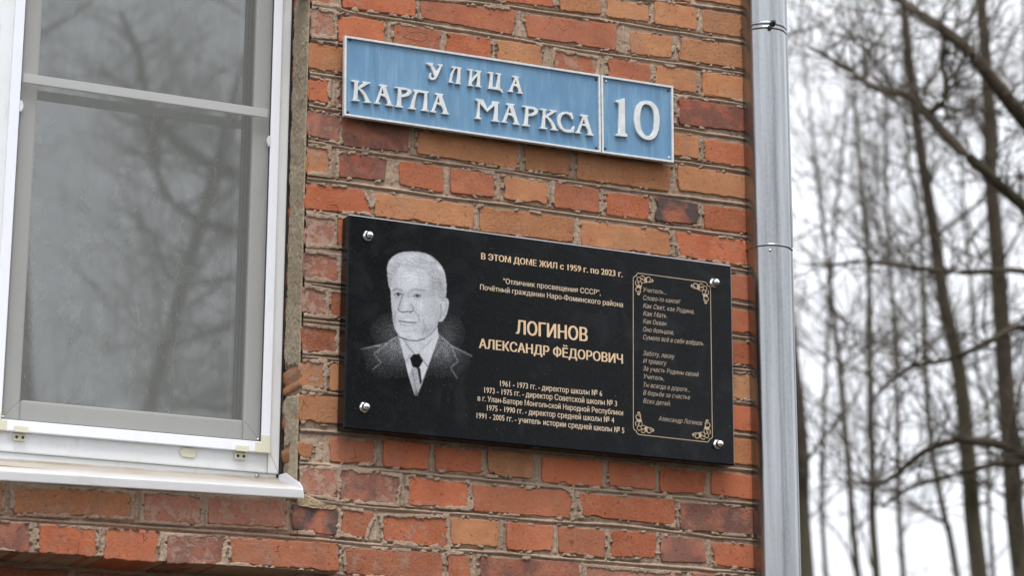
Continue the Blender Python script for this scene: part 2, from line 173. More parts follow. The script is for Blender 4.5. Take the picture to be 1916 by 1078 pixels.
PAFF=[[2773.181, 40.7618, 1217.6615], [316.3653, -2911.1682, 650.5197]]
PRECT=[[-0.4367, 0.1574], [-0.1543, -0.1552]]
GROUND_Z=-2.816
TREES=[
[[8.7106, 12.4996, -2.9162, 0.1015], [8.3829, 12.4996, 1.5712, 0.0752], [8.2322, 12.287, 2.5459, 0.0752], [8.0669, 12.1158, 3.4008, 0.0597], [7.8253, 11.9179, 4.4692, 0.0486], [7.531, 11.5587, 6.1791, 0.0398], [7.2367, 11.1996, 7.8889, 0.0265], [6.9624, 10.8311, 9.5989, 0.0133]],
[[13.1057, 18.2394, -2.9162, 0.0548], [12.608, 18.2394, 2.549, 0.0406], [12.4102, 18.0333, 3.5761, 0.0358], [12.1818, 17.8046, 4.7301, 0.031], [11.9316, 17.5859, 5.8841, 0.0239], [11.7718, 17.4592, 6.5764, 0.0191], [11.6054, 17.3188, 7.3265, 0.0143], [11.3726, 17.1088, 8.4227, 0.0095]],
[[12.0583, 16.4665, -2.9162, 0.0597], [11.6888, 16.4665, 2.2707, 0.0442], [11.5458, 16.2572, 3.2219, 0.0398], [11.3995, 16.0153, 4.2908, 0.0332], [11.2632, 15.7688, 5.3596, 0.0265], [11.1071, 15.6089, 6.161, 0.0221], [10.9559, 15.4466, 6.9625, 0.0177], [10.7845, 15.2163, 8.0312, 0.0111]],
[[15.5958, 19.4342, -2.9162, 0.0589], [14.7796, 19.4342, 2.8321, 0.0436], [14.5943, 19.3439, 3.4392, 0.041], [14.3573, 19.2199, 4.2446, 0.0359], [14.1762, 19.0344, 5.1743, 0.0333], [14.0545, 18.8393, 6.0422, 0.0308], [13.9211, 18.6497, 6.91, 0.0256], [13.7087, 18.5324, 7.6534, 0.0205], [13.5099, 18.2653, 8.8931, 0.0128]],
[[11.33, 13.5472, -2.9162, 0.1116], [10.8733, 13.5472, 1.8557, 0.0827], [10.7033, 13.3834, 2.6926, 0.0778], [10.5083, 13.2011, 3.6329, 0.0681], [10.3012, 13.1062, 4.2908, 0.0608], [10.1382, 12.9908, 4.9489, 0.0535], [9.9859, 12.8978, 5.5129, 0.0486], [9.8175, 12.7713, 6.218, 0.0438], [9.6713, 12.6346, 6.9233, 0.0365], [9.3788, 12.3612, 8.3337, 0.0243], [9.1305, 12.0674, 9.7443, 0.0146]],
[[11.0608, 12.5667, -2.9162, 0.1191], [10.6175, 12.5667, 1.7174, 0.0882], [10.4552, 12.4104, 2.5162, 0.0836], [10.2902, 12.2266, 3.4139, 0.0766], [10.1378, 12.0371, 4.3116, 0.0696], [10.0066, 11.9027, 4.9847, 0.0603], [9.9091, 11.7528, 5.6581, 0.0557], [9.7441, 11.5691, 6.5557, 0.0464], [9.4438, 11.3179, 7.902, 0.0325], [9.2068, 11.0374, 9.2485, 0.0186]],
[[16.7714, 20.8965, -2.9162, 0.0408], [16.3717, 20.8965, 3.113, 0.0302], [16.1055, 20.4669, 5.0215, 0.0274], [15.9134, 20.3829, 5.6174, 0.0247], [15.6848, 20.1432, 6.81, 0.0219], [15.4637, 19.9191, 7.9362, 0.0164], [15.2887, 19.7122, 8.9301, 0.011]],
[[16.8967, 23.055, -2.9162, 0.0551], [16.4554, 23.055, 3.3879, 0.0408], [16.1667, 22.6205, 5.3489, 0.035], [15.9537, 22.3105, 6.7596, 0.0292], [15.7142, 22.0126, 8.1703, 0.0233], [15.5211, 21.6934, 9.5811, 0.0175], [15.328, 21.3741, 10.992, 0.0117]],
[[14.2637, 20.9438, -2.9162, 0.0429], [13.889, 20.9438, 2.9659, 0.0318], [13.693, 20.611, 4.428, 0.0292], [13.5957, 20.2847, 5.7109, 0.0239], [13.5225, 19.9472, 6.9939, 0.0212], [13.5037, 19.6774, 7.9563, 0.0159], [13.4849, 19.4077, 8.9187, 0.0106]],
[[19.3139, 23.0426, -2.9162, 0.0811], [18.8622, 23.0426, 3.5348, 0.0601], [18.5648, 22.595, 5.5552, 0.0541], [18.2493, 22.1095, 7.7355, 0.0421], [17.8996, 21.6397, 9.9157, 0.0301], [17.55, 21.17, 12.0958, 0.018]]]
NEARTRUNK=[[7.1569, 5.8597, -2.9162, 0.17], [7.1569, 5.8597, 0.8993, 0.15], [7.0783, 5.6954, 1.5919, 0.14], [7.0224, 5.442, 2.9503, 0.12], [6.77, 5.0536, 4.6945, 0.08], [6.7189, 4.6699, 6.4956, 0.04]]
LIMBS=[
[[6.9044, 5.483, 1.7153, 0.0597], [6.5633, 5.8174, 2.3033, 0.0507], [6.1562, 5.954, 2.9158, 0.0388], [5.7477, 5.8019, 3.1222, 0.0313], [5.5759, 5.7362, 3.2138, 0.0283], [5.41, 5.6941, 3.3304, 0.0254], [5.2817, 5.7025, 3.456, 0.0224], [5.1627, 5.8244, 3.6161, 0.0194], [5.0745, 6.047, 3.8387, 0.0164], [4.9268, 6.2441, 4.0726, 0.0119]],
[[6.9237, 5.5233, 1.545, 0.0537], [6.5765, 5.845, 2.1872, 0.0418], [6.196, 6.0373, 2.5646, 0.0298], [5.8008, 5.913, 2.6537, 0.0239], [5.4711, 5.8218, 2.7916, 0.0209], [5.2971, 5.8634, 2.9488, 0.0194], [5.2134, 5.9597, 3.1209, 0.0179], [5.1668, 6.0649, 3.2501, 0.0149], [5.0968, 6.275, 3.3537, 0.0119], [4.9673, 6.3974, 3.5017, 0.009], [4.7644, 6.4086, 3.5861, 0.006]],
[[5.2134, 5.9597, 3.1209, 0.0134], [5.2472, 5.8517, 3.1637, 0.0119], [5.2426, 5.8115, 3.2745, 0.0104], [5.2166, 5.806, 3.3931, 0.009], [5.2136, 5.7509, 3.5301, 0.0075]],
[[6.745, 5.9457, 0.9427, 0.0448], [6.5234, 6.34, 1.2293, 0.0239], [5.9524, 6.2299, 1.3172, 0.0194], [5.7466, 6.1717, 1.344, 0.0179], [5.5201, 6.2009, 1.3537, 0.0149], [5.4127, 6.4056, 1.3175, 0.0119], [5.3642, 6.7122, 1.1984, 0.009], [5.2738, 6.9021, 1.2066, 0.006]],
[[6.6538, 5.7552, 1.746, 0.0269], [6.41, 6.1031, 2.2287, 0.0179], [5.8409, 5.9968, 2.3002, 0.0119], [5.4192, 5.99, 2.2433, 0.0104], [5.2713, 6.2834, 2.3284, 0.009], [5.1738, 6.562, 2.4167, 0.0075], [5.0047, 6.6888, 2.4061, 0.0045]],
[[6.6538, 5.7552, 1.746, 0.0269], [6.3391, 6.1783, 1.9876, 0.0164], [5.8748, 6.0677, 2.0013, 0.0134], [5.6091, 6.0367, 1.8816, 0.0119], [5.4287, 6.1385, 1.7884, 0.009], [5.3334, 6.4132, 1.7811, 0.0075], [5.2872, 6.673, 1.6751, 0.0045]],
[[6.5234, 6.34, 1.2293, 0.0179], [6.164, 6.3017, 1.2862, 0.0134], [5.7582, 6.196, 1.2415, 0.0119], [5.4989, 6.2851, 1.1698, 0.009], [5.4069, 6.5668, 1.1331, 0.0075], [5.3694, 6.7834, 1.0577, 0.0045]]]
SEAM=[0.8027, 0.2687]

# ------------------------------------------------------------------ camera
cam_data = bpy.data.cameras.new("camera")
cam = bpy.data.objects.new("camera", cam_data)
COL.objects.link(cam)
S.camera = cam
cam_data.sensor_width = 36.0
cam_data.lens = 85.0
cam_data.clip_start = 0.1
cam_data.clip_end = 2000.0
cam_data.dof.use_dof = True
cam_data.dof.focus_distance = 5.22
cam_data.dof.aperture_fstop = 4.4
cam_data.dof.aperture_blades = 0
_r, _d, _f = [Vector([CAMROT[i][j] for i in range(3)]) for j in range(3)]
cam.matrix_world = Matrix(((_r[0], -_d[0], -_f[0], CAM[0]), (_r[1], -_d[1], -_f[1], CAM[1]),
                           (_r[2], -_d[2], -_f[2], CAM[2]), (0, 0, 0, 1)))

# ------------------------------------------------------------------ sky, sun, exposure
world = bpy.data.worlds.new("World")
S.world = world
world.use_nodes = True
wn = world.node_tree.nodes
wl = world.node_tree.links
wn.clear()
w_out = wn.new("ShaderNodeOutputWorld")
w_bg = wn.new("ShaderNodeBackground")
w_bg.inputs[1].default_value = 0.1
w_sky = wn.new("ShaderNodeTexSky")
w_sky.sky_type = 'NISHITA'
w_sky.sun_disc = False
w_sky.sun_elevation = math.radians(61)
w_sky.sun_rotation = math.radians(170)
w_tc = wn.new("ShaderNodeTexCoord")
w_sep = wn.new("ShaderNodeSeparateXYZ")
wl.new(w_tc.outputs["Generated"], w_sep.inputs[0])
# overcast sky: three times as bright overhead as at the horizon
w_mr = wn.new("ShaderNodeMapRange")
w_mr.inputs["From Min"].default_value = 0.0
w_mr.inputs["From Max"].default_value = 1.0
w_mr.inputs["To Min"].default_value = 10.3
w_mr.inputs["To Max"].default_value = 19.5
wl.new(w_sep.outputs[2], w_mr.inputs["Value"])
w_noise = wn.new("ShaderNodeTexNoise")
w_noise.inputs["Scale"].default_value = 2.2
w_noise.inputs["Detail"].default_value = 4.0
wl.new(w_tc.outputs["Generated"], w_noise.inputs["Vector"])
w_nr = wn.new("ShaderNodeMapRange")
w_nr.inputs["From Min"].default_value = 0.3
w_nr.inputs["From Max"].default_value = 0.7
w_nr.inputs["To Min"].default_value = 0.84
w_nr.inputs["To Max"].default_value = 1.1
wl.new(w_noise.outputs[0], w_nr.inputs["Value"])
w_mul = wn.new("ShaderNodeMath")
w_mul.operation = 'MULTIPLY'
wl.new(w_mr.outputs[0], w_mul.inputs[0])
wl.new(w_nr.outputs[0], w_mul.inputs[1])
w_col = wn.new("ShaderNodeVectorMath")
w_col.operation = 'SCALE'
w_col.inputs[0].default_value = (0.95, 0.968, 1.02)
wl.new(w_mul.outputs[0], w_col.inputs["Scale"])
w_mix = wn.new("ShaderNodeMix")
w_mix.data_type = 'RGBA'
w_mix.inputs["Factor"].default_value = 0.9
wl.new(w_sky.outputs[0], w_mix.inputs["A"])
wl.new(w_col.outputs[0], w_mix.inputs["B"])
wl.new(w_mix.outputs["Result"], w_bg.inputs[0])
wl.new(w_bg.outputs[0], w_out.inputs[0])

sun_data = bpy.data.lights.new("sun", 'SUN')
sun_data.energy = 2.3
sun_data.angle = math.radians(24)
sun_data.color = (1.0, 0.97, 0.92)
sun = bpy.data.objects.new("sun", sun_data)
COL.objects.link(sun)
_sd = Vector((-0.12, -0.40, 0.91)).normalized()       # towards the sun: in front of the wall and high
sun.rotation_euler = _sd.to_track_quat('Z', 'Y').to_euler()
sun.location = (-3, -8, 12)

S.view_settings.view_transform = 'Standard'
S.view_settings.look = 'None'
S.view_settings.exposure = 0.25
S.view_settings.gamma = 1.0
S.view_settings.use_curve_mapping = False
S.cycles.max_bounces = 10
S.cycles.transparent_max_bounces = 16
S.cycles.sample_clamp_indirect = 4.0
S.cycles.use_denoising = True

# ------------------------------------------------------------------ helpers
rnd = random.Random(7)
nrs = np.random.RandomState(11)


def lin(c):
    return tuple(((v / 255.0) / 12.92 if v / 255.0 < 0.04045 else ((v / 255.0 + 0.055) / 1.055) ** 2.4) for v in c)


def mesh_obj(name, verts, faces, mat=None, parent=None, smooth=False):
    me = bpy.data.meshes.new(name)
    me.from_pydata(verts, [], faces)
    me.update()
    if smooth:
        me.polygons.foreach_set("use_smooth", [True] * len(me.polygons))
    o = bpy.data.objects.new(name, me)
    COL.objects.link(o)
    if mat:
        me.materials.append(mat)
    if parent:
        o.parent = parent
    return o


def bm_obj(name, bm, mat=None, parent=None, smooth=False):
    me = bpy.data.meshes.new(name)
    bm.to_mesh(me)
    bm.free()
    if smooth:
        me.polygons.foreach_set("use_smooth", [True] * len(me.polygons))
    o = bpy.data.objects.new(name, me)
    COL.objects.link(o)
    if mat:
        me.materials.append(mat)
    if parent:
        o.parent = parent
    return o


def thing(name, label, cat, loc=(0, 0, 0), group=None):
    """an Empty at a thing's base; parts are built in world coordinates and keep their place"""
    o = bpy.data.objects.new(name, None)
    o.empty_display_size = 0.05
    COL.objects.link(o)
    o.location = loc
    o["label"] = label
    o["category"] = cat
    if group:
        o["group"] = group
    THINGS.append(o)
    return o


THINGS = []


def prism(name, pts, y0, y1, mat, parent=None, bevel=0.0, segs=2):
    """outline pts (x, z) pushed from y0 (front) to y1 (back), edges bevelled"""
    bm = bmesh.new()
    f = [bm.verts.new((p[0], y0, p[1])) for p in pts]
    b = [bm.verts.new((p[0], y1, p[1])) for p in pts]
    n = len(pts)
    bm.faces.new(f)
    bm.faces.new(b[::-1])
    for i in range(n):
        j = (i + 1) % n
        bm.faces.new((f[j], f[i], b[i], b[j]))
    bmesh.ops.recalc_face_normals(bm, faces=bm.faces[:])
    if bevel:
        bmesh.ops.bevel(bm, geom=bm.edges[:], offset=bevel, segments=segs, affect='EDGES', profile=0.6)
    return bm_obj(name, bm, mat, parent)


def rect(x0, z0, x1, z1):
    return [(x0, z1), (x1, z1), (x1, z0), (x0, z0)]


def lathe(name, prof, origin, axis, mat, parent=None, n=24, smooth=True):
    """profile of (radius, height) turned about axis through origin"""
    q = Vector((0, 0, 1)).rotation_difference(Vector(axis).normalized())
    vs, fs = [], []
    for r, h in prof:
        for i in range(n):
            a = 2 * math.pi * i / n
            vs.append(Vector(origin) + q @ Vector((r * math.cos(a), r * math.sin(a), h)))
    for k in range(len(prof) - 1):
        for i in range(n):
            j = (i + 1) % n
            fs.append((k * n + i, k * n + j, (k + 1) * n + j, (k + 1) * n + i))
    fs.append(tuple(range(n))[::-1])
    fs.append(tuple((len(prof) - 1) * n + i for i in range(n)))
    return mesh_obj(name, [v[:] for v in vs], fs, mat, parent, smooth)


def value_noise(x, z, cell, seed):
    """smooth 2D value noise, -1..1, on arrays of coordinates"""
    rs = np.random.RandomState(seed)
    g = rs.uniform(-1, 1, (257, 257))
    u = x / cell + 1000.37
    v = z / cell + 1000.71
    iu = np.floor(u).astype(int)
    iv = np.floor(v).astype(int)
    fu = u - iu
    fv = v - iv
    fu = fu * fu * (3 - 2 * fu)
    fv = fv * fv * (3 - 2 * fv)
    a = g[iu % 257, iv % 257]
    b = g[(iu + 1) % 257, iv % 257]
    c = g[iu % 257, (iv + 1) % 257]
    d = g[(iu + 1) % 257, (iv + 1) % 257]
    return (a * (1 - fu) + b * fu) * (1 - fv) + (c * (1 - fu) + d * fu) * fv


# ------------------------------------------------------------------ materials
def new_mat(name):
    m = bpy.data.materials.new(name)
    m.use_nodes = True
    nt = m.node_tree
    nt.nodes.clear()
    out = nt.nodes.new("ShaderNodeOutputMaterial")
    b = nt.nodes.new("ShaderNodeBsdfPrincipled")
    nt.links.new(b.outputs[0], out.inputs[0])
    return m, nt, b, out


class NT:
    """small wrapper that keeps node set-ups short"""
    def __init__(self, nt):
        self.nt = nt

    def n(self, t, **kw):
        nd = self.nt.nodes.new(t)
        for k, v in kw.items():
            setattr(nd, k, v)
        return nd

    def put(self, sock, v):
        if hasattr(v, "is_linked") or hasattr(v, "links"):
            self.nt.links.new(v, sock)
        else:
            sock.default_value = v

    def noise(self, vec, scale, detail=4, rough=0.55, dist=0.0):
        nd = self.n("ShaderNodeTexNoise")
        self.put(nd.inputs["Vector"], vec)
        nd.inputs["Scale"].default_value = scale
        nd.inputs["Detail"].default_value = detail
        nd.inputs["Roughness"].default_value = rough
        nd.inputs["Distortion"].default_value = dist
        return nd.outputs[0]

    def voro(self, vec, scale, feature='F1'):
        nd = self.n("ShaderNodeTexVoronoi", feature=feature)
        self.put(nd.inputs["Vector"], vec)
        nd.inputs["Scale"].default_value = scale
        return nd.outputs[0]

    def ramp(self, v, a, b, lo=0.0, hi=1.0):
        nd = self.n("ShaderNodeMapRange")
        self.put(nd.inputs["Value"], v)
        self.put(nd.inputs["From Min"], a)
        self.put(nd.inputs["From Max"], b)
        self.put(nd.inputs["To Min"], lo)
        self.put(nd.inputs["To Max"], hi)
        return nd.outputs[0]

    def math(self, op, a, b=0.0):
        nd = self.n("ShaderNodeMath", operation=op)
        self.put(nd.inputs[0], a)
        self.put(nd.inputs[1], b)
        return nd.outputs[0]

    def mix(self, f, a, b, mode='MIX'):
        nd = self.n("ShaderNodeMix", data_type='RGBA', blend_type=mode)
        self.put(nd.inputs["Factor"], f)
        self.put(nd.inputs["A"], a if hasattr(a, "links") else (*a, 1))
        self.put(nd.inputs["B"], b if hasattr(b, "links") else (*b, 1))
        return nd.outputs["Result"]

    def bump(self, h, dist, strength=1.0, prev=None):
        nd = self.n("ShaderNodeBump")
        self.put(nd.inputs["Height"], h)
        nd.inputs["Distance"].default_value = dist
        nd.inputs["Strength"].default_value = strength
        if prev is not None:
            self.put(nd.inputs["Normal"], prev)
        return nd.outputs[0]

    def scale(self, vec, s):
        nd = self.n("ShaderNodeVectorMath", operation='MULTIPLY')
        self.put(nd.inputs[0], vec)
        nd.inputs[1].default_value = s
        return nd.outputs[0]

    def add(self, vec, v2):
        nd = self.n("ShaderNodeVectorMath", operation='ADD')
        self.put(nd.inputs[0], vec)
        self.put(nd.inputs[1], v2)
        return nd.outputs[0]


def simple(name, col, rough=0.5, metal=0.0, bump=0.0, bscale=200.0, var=0.0, spec=0.5):
    m, nt, b, _ = new_mat(name)
    t = NT(nt)
    tc = t.n("ShaderNodeTexCoord").outputs["Object"]
    b.inputs["Roughness"].default_value = rough
    b.inputs["Metallic"].default_value = metal
    b.inputs["Specular IOR Level"].default_value = spec
    if var:
        nn = t.noise(tc, 9.0, 5)
        c = t.mix(t.ramp(nn, 0.3, 0.7), tuple(v * (1 - var) for v in col), tuple(min(1, v * (1 + var * .6)) for v in col))
        nt.links.new(c, b.inputs["Base Color"])
    else:
        b.inputs["Base Color"].default_value = (*col, 1)
    if bump:
        nt.links.new(t.bump(t.noise(tc, bscale, 4), bump), b.inputs["Normal"])
    return m


def make_brick_mat():
    m, nt, b, _ = new_mat("fired_brick")
    t = NT(nt)
    oi = t.n("ShaderNodeObjectInfo")
    tc = t.n("ShaderNodeTexCoord").outputs["Object"]
    rv = t.n("ShaderNodeCombineXYZ")
    nt.links.new(t.math('MULTIPLY', oi.outputs["Random"], 37.0), rv.inputs[0])
    nt.links.new(t.math('MULTIPLY', oi.outputs["Random"], 91.0), rv.inputs[2])
    P = t.add(tc, rv.outputs[0])
    sm = t.n("ShaderNodeAttribute", attribute_type='OBJECT', attribute_name="smear").outputs["Fac"]
    bt = t.n("ShaderNodeAttribute", attribute_type='OBJECT', attribute_name="burnt").outputs["Fac"]
    base = oi.outputs["Color"]
    # broad tone changes inside one brick
    n1 = t.noise(P, 13.0, 3, 0.5)
    c = t.mix(t.ramp(n1, 0.42, 0.72, 0.0, 0.55), base, t.mix(1.0, base, (0.74, 0.62, 0.62), 'MULTIPLY'))
    n1b = t.noise(t.add(P, (3.1, 0, 5.3)), 21.0, 4, 0.6)
    c = t.mix(t.ramp(n1b, 0.50, 0.74, 0.0, 0.6), c, t.mix(1.0, base, (1.28, 1.36, 1.32), 'MULTIPLY'))
    # vertical weather streaks
    n2 = t.noise(t.scale(P, (1.0, 1.0, 0.12)), 120.0, 4, 0.6)
    c = t.mix(t.ramp(n2, 0.5, 0.75, 0.0, 0.28), c, (0.36, 0.20, 0.155))
    # burnt face
    n3 = t.noise(P, 17.0, 3, 0.45, 0.6)
    c = t.mix(t.math('MULTIPLY', t.ramp(n3, 0.40, 0.56), bt), c, (0.105, 0.075, 0.07))
    # sandy grain and soot specks
    n4 = t.noise(P, 900.0, 3, 0.7)
    c = t.mix(t.ramp(n4, 0.35, 0.75, 0.0, 0.35), c, t.mix(1.0, c, (0.55, 0.5, 0.5), 'MULTIPLY'))
    n5 = t.noise(t.add(P, (9, 2, 4)), 120.0, 5, 0.75)
    c = t.mix(t.ramp(n5, 0.60, 0.68, 0.0, 0.62), c, (0.07, 0.035, 0.025))
    n5b = t.noise(t.add(P, (1, 7, 2)), 260.0, 2, 0.6)
    c = t.mix(t.ramp(n5b, 0.70, 0.76, 0.0, 0.8), c, (0.62, 0.50, 0.40))
    # cracks
    cr = t.voro(t.add(P, t.scale(t.n("ShaderNodeTexNoise").outputs["Color"], (0.0, 0.0, 0.0))), 26.0, 'DISTANCE_TO_EDGE')
    crm = t.math('MULTIPLY', t.ramp(cr, 0.012, 0.0), t.ramp(t.noise(P, 19.0, 2), 0.61, 0.66))
    c = t.mix(t.math('MULTIPLY', crm, 0.8), c, (0.05, 0.025, 0.02))
    # mortar wiped over the face
    n6 = t.noise(t.add(P, (4, 4, 8)), 34.0, 7, 0.72, 0.4)
    smask = t.ramp(t.math('ADD', n6, t.math('MULTIPLY', sm, 0.17)), 0.60, 0.68)
    c = t.mix(t.math('MULTIPLY', smask, t.ramp(sm, 0.0, 1.0, 0.12, 0.80)), c, (0.40, 0.275, 0.215))
    wp = t.n("ShaderNodeNewGeometry").outputs["Position"]
    st_ = t.noise(t.scale(wp, (1, 1, 0.45)), 4.2, 5, 0.6, 0.3)
    c = t.mix(t.ramp(st_, 0.46, 0.70, 0.0, 0.5), c, t.mix(1.0, c, (0.66, 0.62, 0.58), 'MULTIPLY'))
    st2 = t.noise(t.add(wp, (3, 9, 4)), 11.0, 6, 0.7, 0.4)
    c = t.mix(t.ramp(st2, 0.54, 0.74, 0.0, 0.45), c, (0.30, 0.215, 0.165))
    g0 = t.noise(t.add(P, (8, 3, 1)), 150.0, 6, 0.8)
    c = t.mix(t.math('MULTIPLY', t.ramp(g0, 0.52, 0.36), t.ramp(oi.outputs["Random"], 0.25, 1.0, 0.1, 0.55)), c, t.mix(1.0, c, (0.42, 0.34, 0.30), 'MULTIPLY'))
    nt.links.new(c, b.inputs["Base Color"])
    b.inputs["Roughness"].default_value = 0.9
    b.inputs["Specular IOR Level"].default_value = 0.25
    h1 = t.bump(t.noise(P, 60.0, 5, 0.6), 0.0032, 0.55)
    grit = t.noise(t.add(P, (8, 3, 1)), 150.0, 6, 0.8)
    gh = t.math('MULTIPLY', grit, t.ramp(oi.outputs["Random"], 0.25, 1.0, 0.15, 1.6))
    h1 = t.bump(gh, 0.0042, 0.8, h1)
    h2 = t.bump(t.noise(P, 420.0, 4, 0.7), 0.0012, 0.7, h1)
    h3 = t.bump(t.math('ADD', t.math('MULTIPLY', crm, -1.0), t.math('MULTIPLY', t.ramp(n5, 0.60, 0.70), -0.9)), 0.002, 0.9, h2)
    h4 = t.bump(t.math('MULTIPLY', smask, sm), 0.0015, 0.8, h3)
    nt.links.new(h4, b.inputs["Normal"])
    return m


def make_mortar_mat():
    m, nt, b, _ = new_mat("lime_mortar")
    t = NT(nt)
    P = t.n("ShaderNodeTexCoord").outputs["Object"]
    n1 = t.noise(P, 9.0, 4, 0.6)
    c = t.mix(t.ramp(n1, 0.3, 0.7), (0.31, 0.225, 0.162), (0.44, 0.325, 0.24))
    n2 = t.noise(P, 60.0, 5, 0.7)
    c = t.mix(t.ramp(n2, 0.45, 0.75, 0.0, 0.6), c, (0.52, 0.41, 0.33))
    n3 = t.noise(t.add(P, (5, 5, 5)), 230.0, 5, 0.75)
    c = t.mix(t.ramp(n3, 0.53, 0.68, 0.0, 0.85), c, (0.10, 0.07, 0.052))
    n4 = t.noise(t.add(P, (2, 5, 9)), 26.0, 4, 0.6)
    c = t.mix(t.ramp(n4, 0.56, 0.72, 0.0, 0.55), c, (0.36, 0.20, 0.15))
    wp = t.n("ShaderNodeNewGeometry").outputs["Position"]
    st_ = t.noise(t.scale(wp, (1, 1, 0.45)), 4.2, 5, 0.6, 0.3)
    c = t.mix(t.ramp(st_, 0.46, 0.70, 0.0, 0.5), c, t.mix(1.0, c, (0.66, 0.62, 0.58), 'MULTIPLY'))
    nt.links.new(c, b.inputs["Base Color"])
    b.inputs["Roughness"].default_value = 0.95
    b.inputs["Specular IOR Level"].default_value = 0.2
    h = t.bump(t.noise(P, 330.0, 5, 0.75), 0.0022, 0.9)
    h = t.bump(t.noise(P, 120.0, 3, 0.6), 0.003, 0.6, h)
    nt.links.new(h, b.inputs["Normal"])
    return m


def make_render_mat():
    m, nt, b, _ = new_mat("cement_render")
    t = NT(nt)
    P = t.n("ShaderNodeTexCoord").outputs["Object"]
    n1 = t.noise(P, 12.0, 5, 0.6)
    c = t.mix(t.ramp(n1, 0.3, 0.7), (0.36, 0.29, 0.195), (0.50, 0.415, 0.295))
    n2 = t.noise(P, 380.0, 4, 0.8)
    c = t.mix(t.ramp(n2, 0.35, 0.72, 0.0, 0.6), c, (0.13, 0.105, 0.08))
    v = t.voro(P, 160.0)
    c = t.mix(t.ramp(v, 0.16, 0.08, 0.0, 0.8), c, (0.5, 0.46, 0.40))
    nt.links.new(c, b.inputs["Base Color"])
    b.inputs["Roughness"].default_value = 0.95
    h = t.bump(t.noise(P, 90.0, 6, 0.7), 0.007, 1.0)
    nt.links.new(h, b.inputs["Normal"])
    return m


def granite_color(t, P):
    n1 = t.noise(P, 1400.0, 2, 0.7)
    c = t.mix(t.ramp(n1, 0.58, 0.70, 0.0, 0.6), (0.0030, 0.0034, 0.0038), (0.060, 0.064, 0.070))
    n9 = t.noise(P, 520.0, 2, 0.6)
    c = t.mix(t.ramp(n9, 0.62, 0.72, 0.0, 0.5), c, (0.055, 0.058, 0.064))
    return c


def granite_rough(t, P):
    a = t.noise(P, 7.0, 4, 0.6, 0.5)
    d = t.noise(t.add(P, (3, 1, 2)), 34.0, 5, 0.65)
    return t.math('ADD', t.ramp(a, 0.3, 0.75, 0.06, 0.20), t.ramp(d, 0.45, 0.75, 0.0, 0.10))


def make_granite(name, engraved):
    m, nt, b, _ = new_mat(name)
    t = NT(nt)
    P = t.n("ShaderNodeNewGeometry").outputs["Position"]
    c = granite_color(t, P)
    # hand smudges and water dust
    n2 = t.noise(P, 11.0, 5, 0.62, 0.8)
    c = t.mix(t.ramp(n2, 0.52, 0.74, 0.0, 0.6), c, (0.022, 0.024, 0.028))
    v = t.noise(t.add(P, (7, 7, 7)), 170.0, 2, 0.5)
    c = t.mix(t.ramp(v, 0.74, 0.78, 0.0, 0.35), c, (0.2, 0.2, 0.2))
    r = granite_rough(t, P)
    if engraved:
        a = t.n("ShaderNodeAttribute", attribute_type='GEOMETRY', attribute_name="tone").outputs["Fac"]
        c = t.mix(a, c, (0.70, 0.72, 0.77))
        r = t.math('ADD', r, t.math('MULTIPLY', a, 0.6))
    nt.links.new(c, b.inputs["Base Color"])
    nt.links.new(r, b.inputs["Roughness"])
    b.inputs["Specular IOR Level"].default_value = 0.16
    return m


def make_blue():
    m, nt, b, _ = new_mat("blue_sign_paint")
    t = NT(nt)
    P = t.n("ShaderNodeTexCoord").outputs["Object"]
    n1 = t.noise(t.scale(P, (1, 1, 0.25)), 26.0, 5, 0.6, 0.5)
    c = t.mix(t.ramp(n1, 0.3, 0.75), (0.078, 0.188, 0.325), (0.132, 0.272, 0.415))
    n2 = t.noise(t.scale(P, (1, 1, 0.12)), 90.0, 4, 0.65)
    c = t.mix(t.ramp(n2, 0.50, 0.76, 0.0, 0.5), c, (0.25, 0.39, 0.52))
    n7 = t.noise(t.add(P, (2, 8, 1)), 9.0, 6, 0.7, 1.0)
    c = t.mix(t.ramp(n7, 0.5, 0.75, 0.0, 0.4), c, (0.10, 0.20, 0.33))
    n3 = t.noise(t.add(P, (6, 6, 6)), 150.0, 3, 0.6)
    c = t.mix(t.ramp(n3, 0.70, 0.77, 0.0, 0.6), c, (0.06, 0.14, 0.27))
    nt.links.new(c, b.inputs["Base Color"])
    b.inputs["Roughness"].default_value = 0.48
    nt.links.new(t.bump(t.noise(P, 60.0, 4), 0.0006, 0.5), b.inputs["Normal"])
    return m


def make_white_paint():
    m, nt, b, _ = new_mat("white_sign_paint")
    t = NT(nt)
    P = t.n("ShaderNodeTexCoord").outputs["Object"]
    n1 = t.noise(P, 70.0, 5, 0.65)
    c = t.mix(t.ramp(n1, 0.35, 0.8), (0.67, 0.69, 0.69), (0.47, 0.49, 0.50))
    n3 = t.noise(t.add(P, (6, 6, 6)), 210.0, 3, 0.6)
    c = t.mix(t.ramp(n3, 0.70, 0.76, 0.0, 0.7), c, (0.25, 0.26, 0.27))
    nt.links.new(c, b.inputs["Base Color"])
    b.inputs["Roughness"].default_value = 0.45
    return m


def make_pvc(name, col, dirty=0.25):
    m, nt, b, _ = new_mat(name)
    t = NT(nt)
    P = t.n("ShaderNodeTexCoord").outputs["Object"]
    n1 = t.noise(P, 6.0, 5, 0.6)
    c = t.mix(t.ramp(n1, 0.4, 0.8, 0.0, dirty), col, (col[0] * .72, col[1] * .68, col[2] * .6))
    n2 = t.noise(t.scale(P, (1, 1, 0.3)), 55.0, 5, 0.7)
    c = t.mix(t.ramp(n2, 0.56, 0.8, 0.0, dirty * 1.5), c, (0.32, 0.29, 0.24))
    nt.links.new(c, b.inputs["Base Color"])
    b.inputs["Roughness"].default_value = 0.34
    nt.links.new(t.bump(t.noise(P, 25.0, 3), 0.0006, 0.3), b.inputs["Normal"])
    return m


